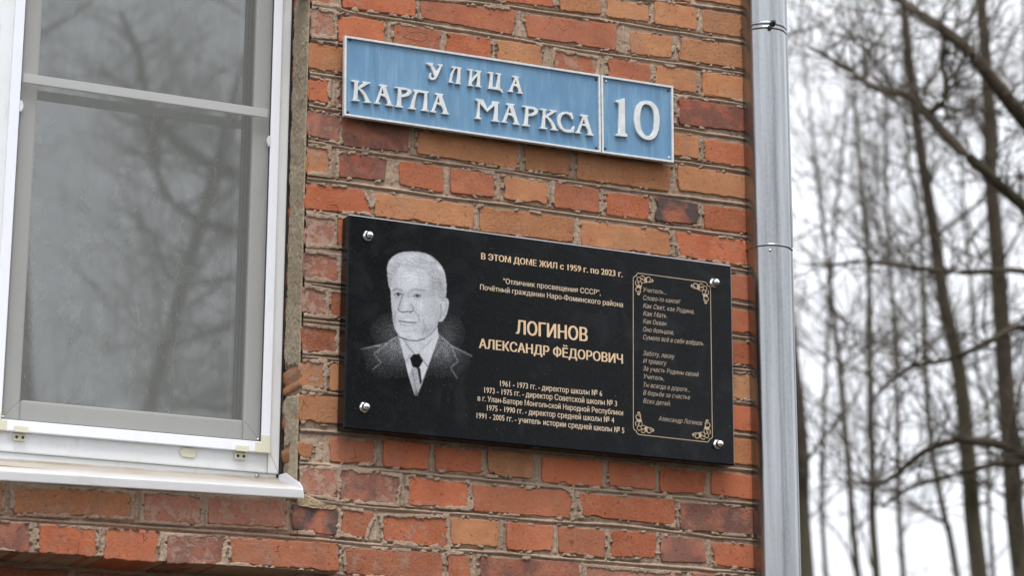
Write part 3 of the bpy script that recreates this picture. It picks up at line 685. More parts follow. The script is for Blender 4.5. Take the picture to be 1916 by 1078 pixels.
def make_sill_mat():
    m, nt, b, _ = new_mat("enamelled_sill")
    t = NT(nt)
    P = t.n("ShaderNodeTexCoord").outputs["Object"]
    sep = t.n("ShaderNodeSeparateXYZ")
    nt.links.new(P, sep.inputs[0])
    # rusty dirt settled along the back of the slope
    n1 = t.noise(t.scale(P, (0.35, 1, 1)), 34.0, 6, 0.7)
    back = t.ramp(sep.outputs[1], -0.035, 0.06)
    d = t.math('MULTIPLY', back, t.ramp(n1, 0.3, 0.7, 0.25, 0.85))
    c = t.mix(d, (0.88, 0.89, 0.90), (0.60, 0.49, 0.34))
    n2 = t.noise(P, 11.0, 5, 0.7)
    c = t.mix(t.ramp(n2, 0.55, 0.8, 0.0, 0.3), c, (0.42, 0.38, 0.33))
    nt.links.new(c, b.inputs["Base Color"])
    b.inputs["Roughness"].default_value = 0.33
    return m


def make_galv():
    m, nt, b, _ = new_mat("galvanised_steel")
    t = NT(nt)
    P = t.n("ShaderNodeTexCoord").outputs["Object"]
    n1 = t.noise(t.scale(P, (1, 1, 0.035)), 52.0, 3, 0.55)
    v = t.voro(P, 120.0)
    c = t.mix(t.ramp(n1, 0.3, 0.7), (0.23, 0.237, 0.24), (0.43, 0.44, 0.445))  # vertical light and dark streaks stand in for the pipe's banded reflections
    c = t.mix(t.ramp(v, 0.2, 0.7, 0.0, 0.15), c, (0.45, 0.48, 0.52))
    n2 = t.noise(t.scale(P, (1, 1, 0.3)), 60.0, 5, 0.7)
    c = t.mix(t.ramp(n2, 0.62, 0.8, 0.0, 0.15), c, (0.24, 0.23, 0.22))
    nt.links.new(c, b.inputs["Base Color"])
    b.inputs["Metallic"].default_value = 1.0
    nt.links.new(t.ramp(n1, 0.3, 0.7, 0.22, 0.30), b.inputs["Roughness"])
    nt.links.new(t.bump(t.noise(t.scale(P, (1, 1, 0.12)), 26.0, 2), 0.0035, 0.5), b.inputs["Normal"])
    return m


def make_glass():
    m, nt, b, out = new_mat("window_glass")
    t = NT(nt)
    nt.nodes.remove(b)
    lw = t.n("ShaderNodeLayerWeight")
    lw.inputs[0].default_value = 0.36
    tr = t.n("ShaderNodeBsdfTransparent")
    tr.inputs[0].default_value = (0.86, 0.90, 0.88, 1)
    gl = t.n("ShaderNodeBsdfGlossy")
    gl.inputs["Roughness"].default_value = 0.02
    gl.inputs[0].default_value = (0.95, 0.98, 1, 1)
    mx = t.n("ShaderNodeMixShader")
    nt.links.new(t.ramp(lw.outputs["Fresnel"], 0.0, 1.0, 0.29, 1.0), mx.inputs[0])
    nt.links.new(tr.outputs[0], mx.inputs[1])
    nt.links.new(gl.outputs[0], mx.inputs[2])
    nt.links.new(mx.outputs[0], out.inputs[0])
    return m


def make_gauze(name, cover, col, density_noise=0.0, translucent=0.0):
    """woven sheet: part holes, part thread"""
    m, nt, b, out = new_mat(name)
    t = NT(nt)
    nt.nodes.remove(b)
    P = t.n("ShaderNodeTexCoord").outputs["Object"]
    tr = t.n("ShaderNodeBsdfTransparent")
    df = t.n("ShaderNodeBsdfDiffuse")
    df.inputs[0].default_value = (*col, 1)
    sh = df.outputs[0]
    if translucent:
        tl = t.n("ShaderNodeBsdfTranslucent")
        tl.inputs[0].default_value = (*col, 1)
        m2 = t.n("ShaderNodeMixShader")
        m2.inputs[0].default_value = translucent
        nt.links.new(df.outputs[0], m2.inputs[1])
        nt.links.new(tl.outputs[0], m2.inputs[2])
        sh = m2.outputs[0]
    mx = t.n("ShaderNodeMixShader")
    if density_noise:
        nt.links.new(t.ramp(t.noise(P, 30.0, 4), 0.3, 0.7, cover - density_noise, cover + density_noise), mx.inputs[0])
    else:
        mx.inputs[0].default_value = cover
    nt.links.new(tr.outputs[0], mx.inputs[1])
    nt.links.new(sh, mx.inputs[2])
    nt.links.new(mx.outputs[0], out.inputs[0])
    return m


def make_bark():
    m, nt, b, _ = new_mat("dark_bark")
    t = NT(nt)
    P = t.n("ShaderNodeTexCoord").outputs["Object"]
    n1 = t.noise(t.scale(P, (1, 1, 0.3)), 9.0, 5, 0.65)
    c = t.mix(t.ramp(n1, 0.3, 0.7), (0.046, 0.037, 0.028), (0.105, 0.087, 0.064))
    n2 = t.noise(P, 1.3, 3)
    c = t.mix(t.ramp(n2, 0.5, 0.7, 0.0, 0.5), c, (0.062, 0.066, 0.030))
    nt.links.new(c, b.inputs["Base Color"])
    b.inputs["Roughness"].default_value = 0.9
    b.inputs["Specular IOR Level"].default_value = 0.2
    nt.links.new(t.bump(t.noise(t.scale(P, (1, 1, 0.3)), 30.0, 4), 0.02, 0.6), b.inputs["Normal"])
    return m


BRICK = make_brick_mat()
MORTAR = make_mortar_mat()
RENDER = make_render_mat()
GRANITE = make_granite("black_granite", False)
ENGRAVED = make_granite("engraved_granite", True)
BLUE = make_blue()
WHITEP = make_white_paint()
PVC = make_pvc("white_pvc", (0.76, 0.78, 0.80), 0.25)
SASHM = make_pvc("sash_pvc", (0.63, 0.625, 0.61), 0.2)
ALU = make_pvc("white_aluminium", (0.80, 0.82, 0.88), 0.10)
CREAM = simple("yellowed_plastic", (0.66, 0.64, 0.50), 0.4, var=0.1)
SILLM = make_sill_mat()
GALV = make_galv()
GLASS = make_glass()
MESHM = make_gauze("insect_netting", 0.42, (0.27, 0.275, 0.262))
LACE = make_gauze("net_curtain_cloth", 0.62, (0.54, 0.56, 0.50), 0.10, 0.25)
EMBR = make_gauze("embroidery_thread", 0.80, (0.93, 0.95, 0.93), 0.1, 0.15)
RUBBER = simple("black_rubber", (0.035, 0.035, 0.037), 0.55)
FOAM = simple("dark_sealant", (0.022, 0.020, 0.018), 0.8, bump=0.004, bscale=60)
DARKSCREW = simple("rusty_screw", (0.055, 0.045, 0.04), 0.55, 0.6)
STEEL = simple("zinc_screw", (0.55, 0.55, 0.55), 0.35, 1.0)
CHROME = simple("chrome", (0.86, 0.86, 0.87), 0.05, 1.0)
GOLD = simple("gold_inlay_paint", (0.66, 0.47, 0.29), 0.5, var=0.12)
GOLDDIM = simple("dull_gold_inlay_paint", (0.47, 0.35, 0.225), 0.5, var=0.15)
GOLDPALE = simple("pale_gold_inlay_paint", (0.62, 0.485, 0.35), 0.5, var=0.12)
GREYINK = simple("worn_gold_inlay_paint", (0.40, 0.32, 0.24), 0.55, var=0.2)
SEAMM = simple("seam_dirt", (0.30, 0.29, 0.27), 0.6)
BARK = make_bark()
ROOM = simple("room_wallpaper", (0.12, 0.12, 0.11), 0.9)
EARTH = simple("leaf_litter_ground", (0.055, 0.048, 0.032), 0.95, bump=0.05, bscale=8, var=0.4)
IRON = simple("blackened_iron", (0.04, 0.042, 0.042), 0.5, 0.7, bump=0.002, bscale=150)

# ------------------------------------------------------------------ ground
gv, gf = [], []
for i in range(41):
    for j in range(41):
        x = (i - 20) * 30.0
        y = (j - 20) * 30.0
        gv.append((x, y, GROUND_Z + 0.15 * math.sin(i * 1.7) * math.cos(j * 2.3) - 0.12))
for i in range(40):
    for j in range(40):
        a = i * 41 + j
        gf.append((a, a + 41, a + 42, a + 1))
ground = mesh_obj("ground", gv, gf, EARTH, None, True)
ground["kind"] = "structure"
ground["label"] = "brown leaf-littered ground round the building"

# ------------------------------------------------------------------ brick wall
wall = thing("brick_wall", "weathered red and orange brick wall with beaded mortar joints carrying the signs", "wall", (0, 0.06, GROUND_Z))
XC = 0.540          # outer corner beside the drainpipe
XR = -0.5335        # corner of the window reveal
PAL = {
    'o': (0.51, 0.165, 0.080), 't': (0.475, 0.222, 0.108), 'l': (0.505, 0.218, 0.100), 'r': (0.41, 0.145, 0.076),
    's': (0.43, 0.158, 0.082), 'p': (0.40, 0.160, 0.106), 'd': (0.36, 0.115, 0.068), 'm': (0.42, 0.190, 0.128),
    'g': (0.43, 0.155, 0.095),
}


def brick_mesh(q, y0, depth, rs, rough=1.0):
    """one brick: uneven outline from its four corners, worn arrises, slightly uneven face; local to its centre"""
    c = Vector((sum(q[0::2]) / 4, 0, sum(q[1::2]) / 4))
    gx, gz = (-0.0009, 0.0009, 0.0009, -0.0009), (0.0008, 0.0008, -0.0010, -0.0010)
    P = [Vector((q[2 * i] - c.x + gx[i], 0, q[2 * i + 1] - c.z + gz[i])) for i in range(4)]      # TL TR BR BL
    pts = []
    chips = []
    if rs.random() < 0.75:
        for _ in range(rs.choice((1, 1, 2, 3))):
            chips.append((rs.uniform(0, 4), rs.uniform(0.05, 0.16), rs.uniform(0.002, 0.0055)))
    for e in range(4):
        a, b = P[e], P[(e + 1) % 4]
        L = (b - a).length
        n = max(4, int(L / 0.0075))
        inward = Vector((0, 0, -1)) if e == 0 else Vector((-1, 0, 0)) if e == 1 else Vector((0, 0, 1)) if e == 2 else Vector((1, 0, 0))
        ph = rs.uniform(0, 9)
        for k in range(n):
            u = k / n
            p = a.lerp(b, u)
            wob = 0.0006 * rough * (math.sin(u * L * 130 + ph) + 0.6 * math.sin(u * L * 390 + ph * 3)) + rs.uniform(-0.0005, 0.0006) * rough
            if e == 2:
                wob += rs.uniform(-0.0003, 0.0011) * rough
            dc = min(u, 1 - u) * L
            rnd_c = 0.0022 * max(0.0, 1 - dc / 0.004) ** 1.5
            for (pc, w, dp) in chips:
                dd = abs(((e + u) - pc + 2) % 4 - 2) * (L / 0.12)
                if dd < w:
                    wob += dp * (1 - (dd / w) ** 2)
            pts.append(p + inward * (wob + 0.0004) + (Vector((0, 0, 0)) - p).normalized() * rnd_c)
    n = len(pts)
    cen = Vector((0, 0, 0))
    vs = []
    tilt_x = rs.uniform(-0.006, 0.006)
    tilt_z = rs.uniform(-0.014, 0.014)
    hw = max(abs(p.x) for p in pts)
    hh = max(abs(p.z) for p in pts)
    rings = ((depth, 0.0), (0.0022, 0.0), (0.0006, 0.0005), (0.0, 0.0014), (0.0, 0.0030), (0.0, 0.0052))
    for ri, (y, ins) in enumerate(rings):
        for p in pts:
            pp = Vector((p.x * (1 - ins / hw), 0, p.z * (1 - ins / hh)))
            jit = rs.uniform(-0.0003, 0.0006) * rough if ri in (1, 2) else 0
            vs.append((pp.x, y + jit + (pp.x * tilt_x + pp.z * tilt_z if y < 0.01 else 0), pp.z))
    fs = []
    for r in range(len(rings) - 1):
        for i in range(n):
            j = (i + 1) % n
            fs.append((r * n + i, r * n + j, (r + 1) * n + j, (r + 1) * n + i))
    L = len(rings) - 1
    fs.append(tuple(range(L * n, L * n + n)))
    return c, vs, fs


def put_brick(q, code, smear, y0=0.0, depth=0.07, parent=wall, rough=1.0):
    rs = random.Random(int(abs(q[0] * 7919 + q[1] * 104729) * 1000) % 1000003)
    c, vs, fs = brick_mesh(q, y0, depth, rs, rough)
    me = bpy.data.meshes.new("brick")
    me.from_pydata(vs, [], fs)
    me.update()
    me.polygons.foreach_set("use_smooth", [True] * len(me.polygons))
    me.materials.append(BRICK)
    o = bpy.data.objects.new("brick", me)
    COL.objects.link(o)
    o.location = (c.x, y0 + rs.uniform(-0.0012, 0.0016), c.z)
    b = PAL[code]
    k = rs.uniform(0.92, 1.07)
    h = rs.uniform(-0.04, 0.04)
    o.color = (min(1, b[0] * k), b[1] * k * (1 + h), b[2] * k * (1 + 1.5 * h), 1)
    o["smear"] = float(smear)
    o["burnt"] = 1.0 if code == 'g' else (0.55 if code in 'pd' else (0.10 if code in 'rs' else 0.0))
    o.parent = parent
    return o


courses = {}
for k, q, c, s in BRICKS:
    courses.setdefault(k, []).append([list(q), c, s])
# courses out of the picture and stretches hidden by the signs are filled in the same bond
PITCH = 0.0755


def top_of(k):
    if k in TOPZ:
        return TOPZ[k]
    ks = sorted(TOPZ)
    if k < ks[0]:
        return TOPZ[ks[0]] + (ks[0] - k) * PITCH
    return TOPZ[ks[-1]] - (k - ks[-1]) * PITCH


TOPZ = {}
for k, L in courses.items():
    if k >= 1:
        TOPZ[k] = float(np.median([b[0][1] for b in L] + [b[0][3] for b in L]))
TOPZ[0] = 0.834
TOPZ[-1] = 0.907
frs = random.Random(5)


def fill(k, x0, x1, codes, sm=0.2):
    z = top_of(k)
    x = x0
    out = []
    while x < x1 - 0.03:
        w = 0.228 if (k % 3 == 0 and x1 - x > 0.24) else 0.109
        if x1 - (x + w) < 0.05:
            w = x1 - x
        out.append([[x, z, x + w, z, x + w, z - 0.056, x, z - 0.056], frs.choice(codes), sm])
        x += w + 0.0135
    return out


courses.setdefault(-1, [])
courses[-1] += fill(-1, XR, 0.400, 'trot')
for k in (-4, -3, -2):
    courses[k] = fill(k, XR, XC, 'trosl')
courses[3] += fill(3, -0.297, 0.352, 'ort')
courses[4] += fill(4, -0.341, 0.290, 'ort')
courses[8] += fill(8, -0.347, 0.435, 'ort')
courses[9] += fill(9, -0.438, 0.433, 'ort')
courses[10] += fill(10, -0.355, 0.431, 'ort')
courses[11] += fill(11, -0.440, 0.430, 'ort')
courses[12] += fill(12, -0.358, 0.429, 'ort')
courses[13] += fill(13, -0.414, 0.427, 'ort')
for k in (18, 19, 20):
    courses[k] = fill(k, -0.445, XC, 'trosm')
courses[16] += fill(16, -2.3, -1.325, 'rpt')
allb = []
for k in sorted(courses):
    for q, c, s in courses[k]:
        corner = abs(q[0] - XR) < 0.012 or abs(q[2] - XC) < 0.012
        b_ = put_brick(q, c, s, 0.0, 0.112 if corner else 0.05, rough=1.6 if c == 'm' else 1.0)
        allb.append((k, q, s))
for q, c, s in LEDGE:
    put_brick(q, c, s, -0.036, 0.145, rough=1.2)
x = -1.33
while x > -2.2:
    z = -0.4775
    put_brick([x - 0.22, z, x - 0.013, z, x - 0.013, z - 0.057, x - 0.22, z - 0.057], 'r', 0.3, -0.036, 0.145)
    x -= 0.233
for q, c, s in UNDER:
    put_brick(q, c, s, 0.100, 0.05)
for kk in range(1, 4):
    x = -2.2 + (kk % 2) * 0.06
    while x < -0.57:
        z = -0.5330 - kk * PITCH
        put_brick([x, z, x + 0.109, z, x + 0.109, z - 0.056, x, z - 0.056], frs.choice('rtps'), 0.4, 0.100, 0.05)
        x += 0.122


# ---- mortar: a height field with the beaded bed joints, perpends, smears over the brick faces
def mortar_sheet(name, x0, x1, z0, z1, dx, dz, bricks, beds, ybase, seed, keep=None):
    xs = np.arange(x0, x1 + dx * .5, dx)
    zs = np.arange(z0, z1 + dz * .5, dz)
    X, Z = np.meshgrid(xs, zs, indexing='ij')
    Y = np.full(X.shape, ybase + 0.0048)
    n_f = value_noise(X, Z, 0.0065, seed)
    n_m = value_noise(X, Z, 0.017, seed + 1)
    n_l = value_noise(X, Z, 0.06, seed + 2)
    n_ff = value_noise(X, Z, 0.0032, seed + 3)
    Y += 0.0008 * n_f + 0.0013 * n_m + 0.0005 * n_ff
    for (bx, bz, hw) in beds:
        zc = np.interp(xs, bx, bz) + 0.0011 * value_noise(xs, xs * 0, 0.045, seed + 5)
        s = (Z - zc[:, None]) / 0.0031
        bead = np.exp(-(s ** 4))
        broken = np.clip((n_l * .5 + n_m * .45 + 0.85) * 2.0, 0, 1)
        Y = Y * (1 - bead * broken) + (ybase - 0.0002 + 0.0004 * n_m) * bead * broken
        up = (Z - zc[:, None] - 0.0055) / 0.0018
        Y += 0.0055 * np.exp(-up ** 2) * np.clip(0.5 + n_l, 0, 1.2)
        dn = (Z - zc[:, None] + 0.0052) / 0.0017
        Y += 0.0035 * np.exp(-dn ** 2) * np.clip(0.6 - n_l, 0, 1.2)
    inside = np.full(X.shape, -1.0)
    smv = np.zeros(X.shape)
    for q, s in bricks:
        xa, xb = (q[0] + q[6]) / 2, (q[2] + q[4]) / 2
        i0 = max(0, int((min(q[0], q[6]) - 0.01 - x0) / dx))
        i1 = min(len(xs), int((max(q[2], q[4]) + 0.01 - x0) / dx) + 2)
        j0 = max(0, int((min(q[5], q[7]) - 0.01 - z0) / dz))
        j1 = min(len(zs), int((max(q[1], q[3]) + 0.01 - z0) / dz) + 2)
        if i0 >= i1 or j0 >= j1:
            continue
        x_, z_ = X[i0:i1, j0:j1], Z[i0:i1, j0:j1]
        u = np.clip((x_ - xa) / (xb - xa), 0, 1)
        zt = q[1] + (q[3] - q[1]) * u
        zb = q[7] + (q[5] - q[7]) * u
        v = np.clip((zt - z_) / (zt - zb), 0, 1)
        xl = q[0] + (q[6] - q[0]) * v
        xr = q[2] + (q[4] - q[2]) * v
        d = np.minimum(np.minimum(x_ - xl, xr - x_), np.minimum(zt - z_, z_ - zb))
        sub = inside[i0:i1, j0:j1]
        up_ = d > sub
        sub[up_] = d[up_]
        smv[i0:i1, j0:j1][up_] = s
    # perpends: a flat weaker bead between neighbours in a course
    for (xc_, za, zb_) in keep or []:
        m = (Z < za) & (Z > zb_)
        s = (X - xc_) / 0.0034
        Y -= np.where(m, 0.0026 * np.exp(-(s ** 4)), 0)
    # mortar pressed over the brick edges, more where the face is smeared
    edge = np.clip(inside, 0, 1)
    sc = n_m * 0.55 + n_f * 0.45 + n_l * 0.35
    thr = 0.50 + edge / 0.0075 - smv * (0.55 + 0.85 * np.exp(-edge / 0.012))
    over = (inside > -0.006) & (sc > thr)
    Y = np.where(over, np.minimum(Y, ybase - 0.0012 - 0.0010 * (sc - thr) + 0.0006 * n_ff), Y)
    need = (inside < 0.0075) | over
    idx = np.arange(X.size).reshape(X.shape)
    nf = need[:-1, :-1] | need[1:, :-1] | need[:-1, 1:] | need[1:, 1:]
    a = idx[:-1, :-1][nf]
    b = idx[1:, :-1][nf]
    c = idx[1:, 1:][nf]
    d = idx[:-1, 1:][nf]
    faces = np.stack([a, b, c, d], 1)
    used, inv = np.unique(faces.ravel(), return_inverse=True)
    V = np.stack([X.ravel(), Y.ravel(), Z.ravel()], 1)[used]
    faces = inv.reshape(-1, 4)
    me = bpy.data.meshes.new(name)
    me.vertices.add(len(V))
    me.vertices.foreach_set("co", V.ravel())
    me.loops.add(faces.size)
    me.loops.foreach_set("vertex_index", faces.ravel())
    me.polygons.add(len(faces))
    me.polygons.foreach_set("loop_start", np.arange(0, faces.size, 4))
    me.polygons.foreach_set("loop_total", np.full(len(faces), 4))
    me.polygons.foreach_set("use_smooth", np.ones(len(faces), bool))
    me.update()
    me.validate()
    me.materials.append(MORTAR)
    o = bpy.data.objects.new(name, me)
    COL.objects.link(o)
    o.parent = wall
    o["kind"] = "stuff"
    return o


def edge_line(k, top):
    L = courses.get(k)
    xs, zs = [], []
    for q, c, s in sorted(L, key=lambda b: b[0][0]):
        if top:
            xs += [q[0], q[2]]
            zs += [q[1], q[3]]
        else:
            xs += [q[6], q[4]]
            zs += [q[7], q[5]]
    o = np.argsort(xs)
    return np.array(xs)[o], np.array(zs)[o]


beds = []
ks = sorted(courses)
for k0, k1 in zip(ks[:-1], ks[1:]):
    xa, za = edge_line(k0, False)
    xb, zb = edge_line(k1, True)
    g = np.linspace(-1.3, XC, 60)
    zc = (np.interp(g, xa, za) + np.interp(g, xb, zb)) / 2
    zc = np.convolve(np.pad(zc, 3, mode='edge'), np.ones(7) / 7, mode='valid')
    beds.append((g, zc, 0.006))
perp = []
for k in ks:
    L = sorted(courses[k], key=lambda b: b[0][0])
    for a, b in zip(L[:-1], L[1:]):
        perp.append(((a[0][2] + a[0][4] + b[0][0] + b[0][6]) / 4, a[0][3] + 0.003, a[0][5] - 0.003))
mb = [(q, s) for k, q, s in allb]
mortar_sheet("mortar", XR + 0.004, XC + 0.0012, -0.60, 0.93, 0.0021, 0.0016, mb, beds, 0.0, 21, perp)
mortar_sheet("mortar", -1.40, XR + 0.004, -0.4775, -0.385, 0.0024, 0.0016, mb, beds[-6:], 0.003, 31, perp)
lb = [(q, s) for q, c, s in LEDGE]
lperp = []
for a, b in zip(lb[:-1], lb[1:]):
    lperp.append(((a[0][2] + a[0][4] + b[0][0] + b[0][6]) / 4, a[0][3] + 0.004, a[0][5] - 0.004))
mortar_sheet("mortar", -1.42, -0.447, -0.5335, -0.4765, 0.0024, 0.0016, lb, [], -0.036, 41, lperp)
lt = prism("ledge_mortar", rect(-2.3, -0.5345, -0.4535, -0.4785), -0.0275, 0.10, MORTAR, wall)
lt["kind"] = "stuff"
# solid body behind the face bricks, and the side of the building round the corner
prism("wall_core", rect(-0.4470, GROUND_Z, XC - 0.0005, 3.6), 0.0145, 0.38, MORTAR, wall)
prism("wall_core", rect(XR + 0.006, -0.5330, -0.4475, 3.6), 0.0150, 0.36, MORTAR, wall)
prism("wall_core", rect(-2.4, -0.5335, XR + 0.0055, -0.36), 0.0175, 0.36, MORTAR, wall)
prism("wall_core", rect(-2.4, GROUND_Z, -0.4475, -0.5340), 0.1055, 0.36, MORTAR, wall)
side = prism("side_wall", rect(XC - 0.30, GROUND_Z, XC - 0.0015, 3.6), 0.3805, 9.0, MORTAR, wall)
side["label"] = "plain side of the building running back from the corner"

# plaster on the window reveal, broken away where the bricks show
ny, nz = 44, 620
ys = np.linspace(0.0035, 0.1035, ny)
zs = np.linspace(-0.345, 0.93, nz)
YY, ZZ = np.meshgrid(ys, zs, indexing='ij')
XX = XR - 0.0016 + 0.0017 * value_noise(YY, ZZ, 0.024, 51) + 0.0010 * value_noise(YY, ZZ, 0.006, 52)
wob = 0.010 * value_noise(YY, ZZ, 0.03, 53) + 0.005 * value_noise(YY, ZZ, 0.011, 54)
for (z0, z1, ya, yb) in ((-0.158, -0.094, 0.004, 0.12), (-0.325, -0.262, 0.050, 0.12), (0.21, 0.285, 0.094, 0.12),
                         (0.12, 0.18, 0.092, 0.12), (0.05, 0.10, 0.094, 0.12), (0.46, 0.52, 0.094, 0.12), (-0.25, -0.19, 0.088, 0.12)):
    d = np.minimum(np.minimum(ZZ - z0, z1 - ZZ), np.minimum(YY - ya, yb - YY)) + wob
    XX = np.where(d > 0, XR + 0.012, XX)
XX = XX + np.clip(YY - 0.094 + 0.004 * value_noise(YY * 0, ZZ, 0.03, 58), 0, 1) * 0.9
XX[:1, :] = XR + 0.001
vs = np.stack([XX.ravel(), YY.ravel(), ZZ.ravel()], 1)
fs = [(i * nz + j, i * nz + j + 1, (i + 1) * nz + j + 1, (i + 1) * nz + j) for i in range(ny - 1) for j in range(nz - 1)]
rp = mesh_obj("reveal_plaster", vs.tolist(), fs, RENDER, wall, True)
rp["label"] = "grey cement plaster on the window reveal, broken away over the bricks"
# cement fillet where the sill end meets the wall
bmf = bmesh.new()
fv = []
fill_pts = [(-0.5335, -0.372), (-0.506, -0.376), (-0.470, -0.390), (-0.444, -0.3935), (-0.452, -0.4015), (-0.50, -0.401), (-0.5335, -0.399)]
bot = [bmf.verts.new((p[0], 0.01, p[1])) for p in fill_pts]
topv = [bmf.verts.new((p[0] * 0.94 - 0.0298, -0.0030 + 0.002 * math.sin(i * 2.1), p[1] * 0.94 - 0.0232)) for i, p in enumerate(fill_pts)]
bmf.faces.new(topv)
for i in range(len(bot)):
    j = (i + 1) % len(bot)
    bmf.faces.new((bot[i], bot[j], topv[j], topv[i]))
bmesh.ops.subdivide_edges(bmf, edges=bmf.edges[:], cuts=3, use_grid_fill=True)
for v in bmf.verts:
    v.co.y += rnd.uniform(-0.0014, 0.0012)
    v.co.z += rnd.uniform(-0.0012, 0.0012)
bmesh.ops.recalc_face_normals(bmf, faces=bmf.faces[:])
fl = bm_obj("cement_fillet", bmf, simple("pale_cement", (0.44, 0.33, 0.21), 0.95, bump=0.006, bscale=120, var=0.45), wall, False)
fl["label"] = "pale ochre cement fillet beside the end of the window sill"

# maker's stamp pressed in a brick above the street sign
st = [(-0.3155, 0.653), (-0.300, 0.6655), (-0.281, 0.669), (-0.262, 0.6675), (-0.2585, 0.664), (-0.268, 0.6475), (-0.285, 0.645), (-0.318, 0.652)]
cu = bpy.data.curves.new("makers_stamp", 'CURVE')
cu.dimensions = '3D'
cu.bevel_depth = 0.0009
cu.bevel_resolution = 1
for pl in (st, [(-0.2585, 0.664), (-0.2655, 0.6555), (-0.2745, 0.6415)], [(-0.312, 0.650), (-0.268, 0.6485)]):
    sp = cu.splines.new('POLY')
    sp.points.add(len(pl) - 1)
    for i, (x, z) in enumerate(pl):
        sp.points[i].co = (x, -0.0006, z, 1)
so = bpy.data.objects.new("makers_stamp", cu)
COL.objects.link(so)
so.parent = wall
cu.materials.append(simple("stamp_clay", (0.25, 0.085, 0.05), 0.9))

# ------------------------------------------------------------------ window
YF = 0.100
win = thing("window", "white plastic window with dusty glass left of the signs", "window", (-1.2, 0.14, -0.33))
ZT = 1.15
fr = prism("frame", rect(-0.5635, -0.3165, -0.5388, ZT), YF, 0.165, PVC, win, 0.003)
prism("frame", rect(-1.95, -0.3165, -0.5640, -0.262), YF + 0.0003, 0.165, PVC, win, 0.003)
prism("frame", rect(-1.95, ZT - 0.06, -0.5640, ZT), YF, 0.165, PVC, win, 0.003)
mull = prism("mullion", rect(-1.225, -0.2615, -1.133, ZT - 0.061), YF - 0.004, 0.165, PVC, win, 0.006, 3)
prism("frame_lip", rect(-1.95, -0.333, -0.5425, -0.3170), YF + 0.006, 0.15, PVC, win, 0.001)
# weld lines at the corner
for (xa, za, xb, zb, yy) in ((-0.5400, -0.3150, -0.5640, -0.2640, YF - 0.0004), (-0.5665, -0.2595, -0.6120, -0.2070, 0.1157), (-1.1310, -0.2595, -1.0835, -0.2070, 0.1157)):
    dx_, dz_ = xb - xa, zb - za
    L_ = math.hypot(dx_, dz_)
    ox, oz = -dz_ / L_ * 0.0005, dx_ / L_ * 0.0005
    prism("weld_seam", [(xa + ox, za + oz), (xb + ox, zb + oz), (xb - ox, zb - oz), (xa - ox, za - oz)], yy, yy + 0.0006, SEAMM, win)
# opening sash
sash = thing_s = prism("sash", rect(-0.6135, -0.261, -0.5640, ZT - 0.07), 0.116, 0.17, SASHM, win, 0.007, 3)
prism("sash", rect(-1.1325, -0.261, -1.0825, ZT - 0.07), 0.116, 0.17, SASHM, win, 0.007, 3)
prism("sash", rect(-1.0820, -0.261, -0.6140, -0.2055), 0.1163, 0.17, SASHM, win, 0.007, 3)
prism("sash", rect(-1.0820, ZT - 0.12, -0.6140, ZT - 0.07), 0.1163, 0.17, SASHM, win, 0.007, 3)
for dx_ in (0.0, 0.0055, 0.0105):
    g_ = prism("gasket", rect(-0.6175 - dx_, -0.205, -0.6148 - dx_, ZT - 0.121), 0.1265 + dx_, 0.15, RUBBER, win, 0.0005)
prism("gasket", rect(-1.081, -0.205, -0.6145, -0.2025), 0.130, 0.15, RUBBER, win, 0.0004)
prism("spacer_bar", rect(-0.640, -0.2020, -0.6290, ZT - 0.121), 0.1485, 0.160, simple("spacer_aluminium", (0.45, 0.46, 0.46), 0.5, 0.3), win, 0.0005)
glass = mesh_obj("glass_pane", [(-1.084, 0.146, -0.207), (-0.612, 0.146, -0.207), (-0.612, 0.146, ZT - 0.12), (-1.084, 0.146, ZT - 0.12)], [(0, 1, 2, 3)], GLASS, win)
glass2 = mesh_obj("glass_pane", [(-1.93, 0.146, -0.26), (-1.24, 0.146, -0.26), (-1.24, 0.146, ZT - 0.07), (-1.93, 0.146, ZT - 0.07)], [(0, 1, 2, 3)], GLASS, win)
prism("drain_cap", [(-0.7560, -0.2885), (-0.7480, -0.2790), (-0.7240, -0.2790), (-0.7165, -0.2885), (-0.7240, -0.2980), (-0.7480, -0.2980)], YF - 0.004, YF + 0.001, CREAM, win, 0.0014)
lathe("frame_screw", [(0.0001, 0.0), (0.0052, 0.0), (0.005, 0.0018), (0.003, 0.003), (0.0001, 0.0032)], (-0.5845, YF + 0.006, -0.3225), (0, -1, 0), STEEL, win, 16)
# dark gap and old foam between frame and wall
gapz = np.linspace(-0.33, 0.95, 120)
gv2, gf2 = [], []
for i, z in enumerate(gapz):
    w = 0.0008 * math.sin(z * 61) + 0.0012 * math.sin(z * 23 + 1)
    gv2 += [(-0.5392, 0.1065, z), (-0.5350 + w, 0.1045 + 0.002 * math.sin(z * 47), z), (-0.520, 0.108, z)]
    if i:
        a = (i - 1) * 3
        gf2 += [(a, a + 1, a + 4, a + 3), (a + 1, a + 2, a + 5, a + 4)]
seal = mesh_obj("sealant", gv2, gf2, FOAM, win, True)

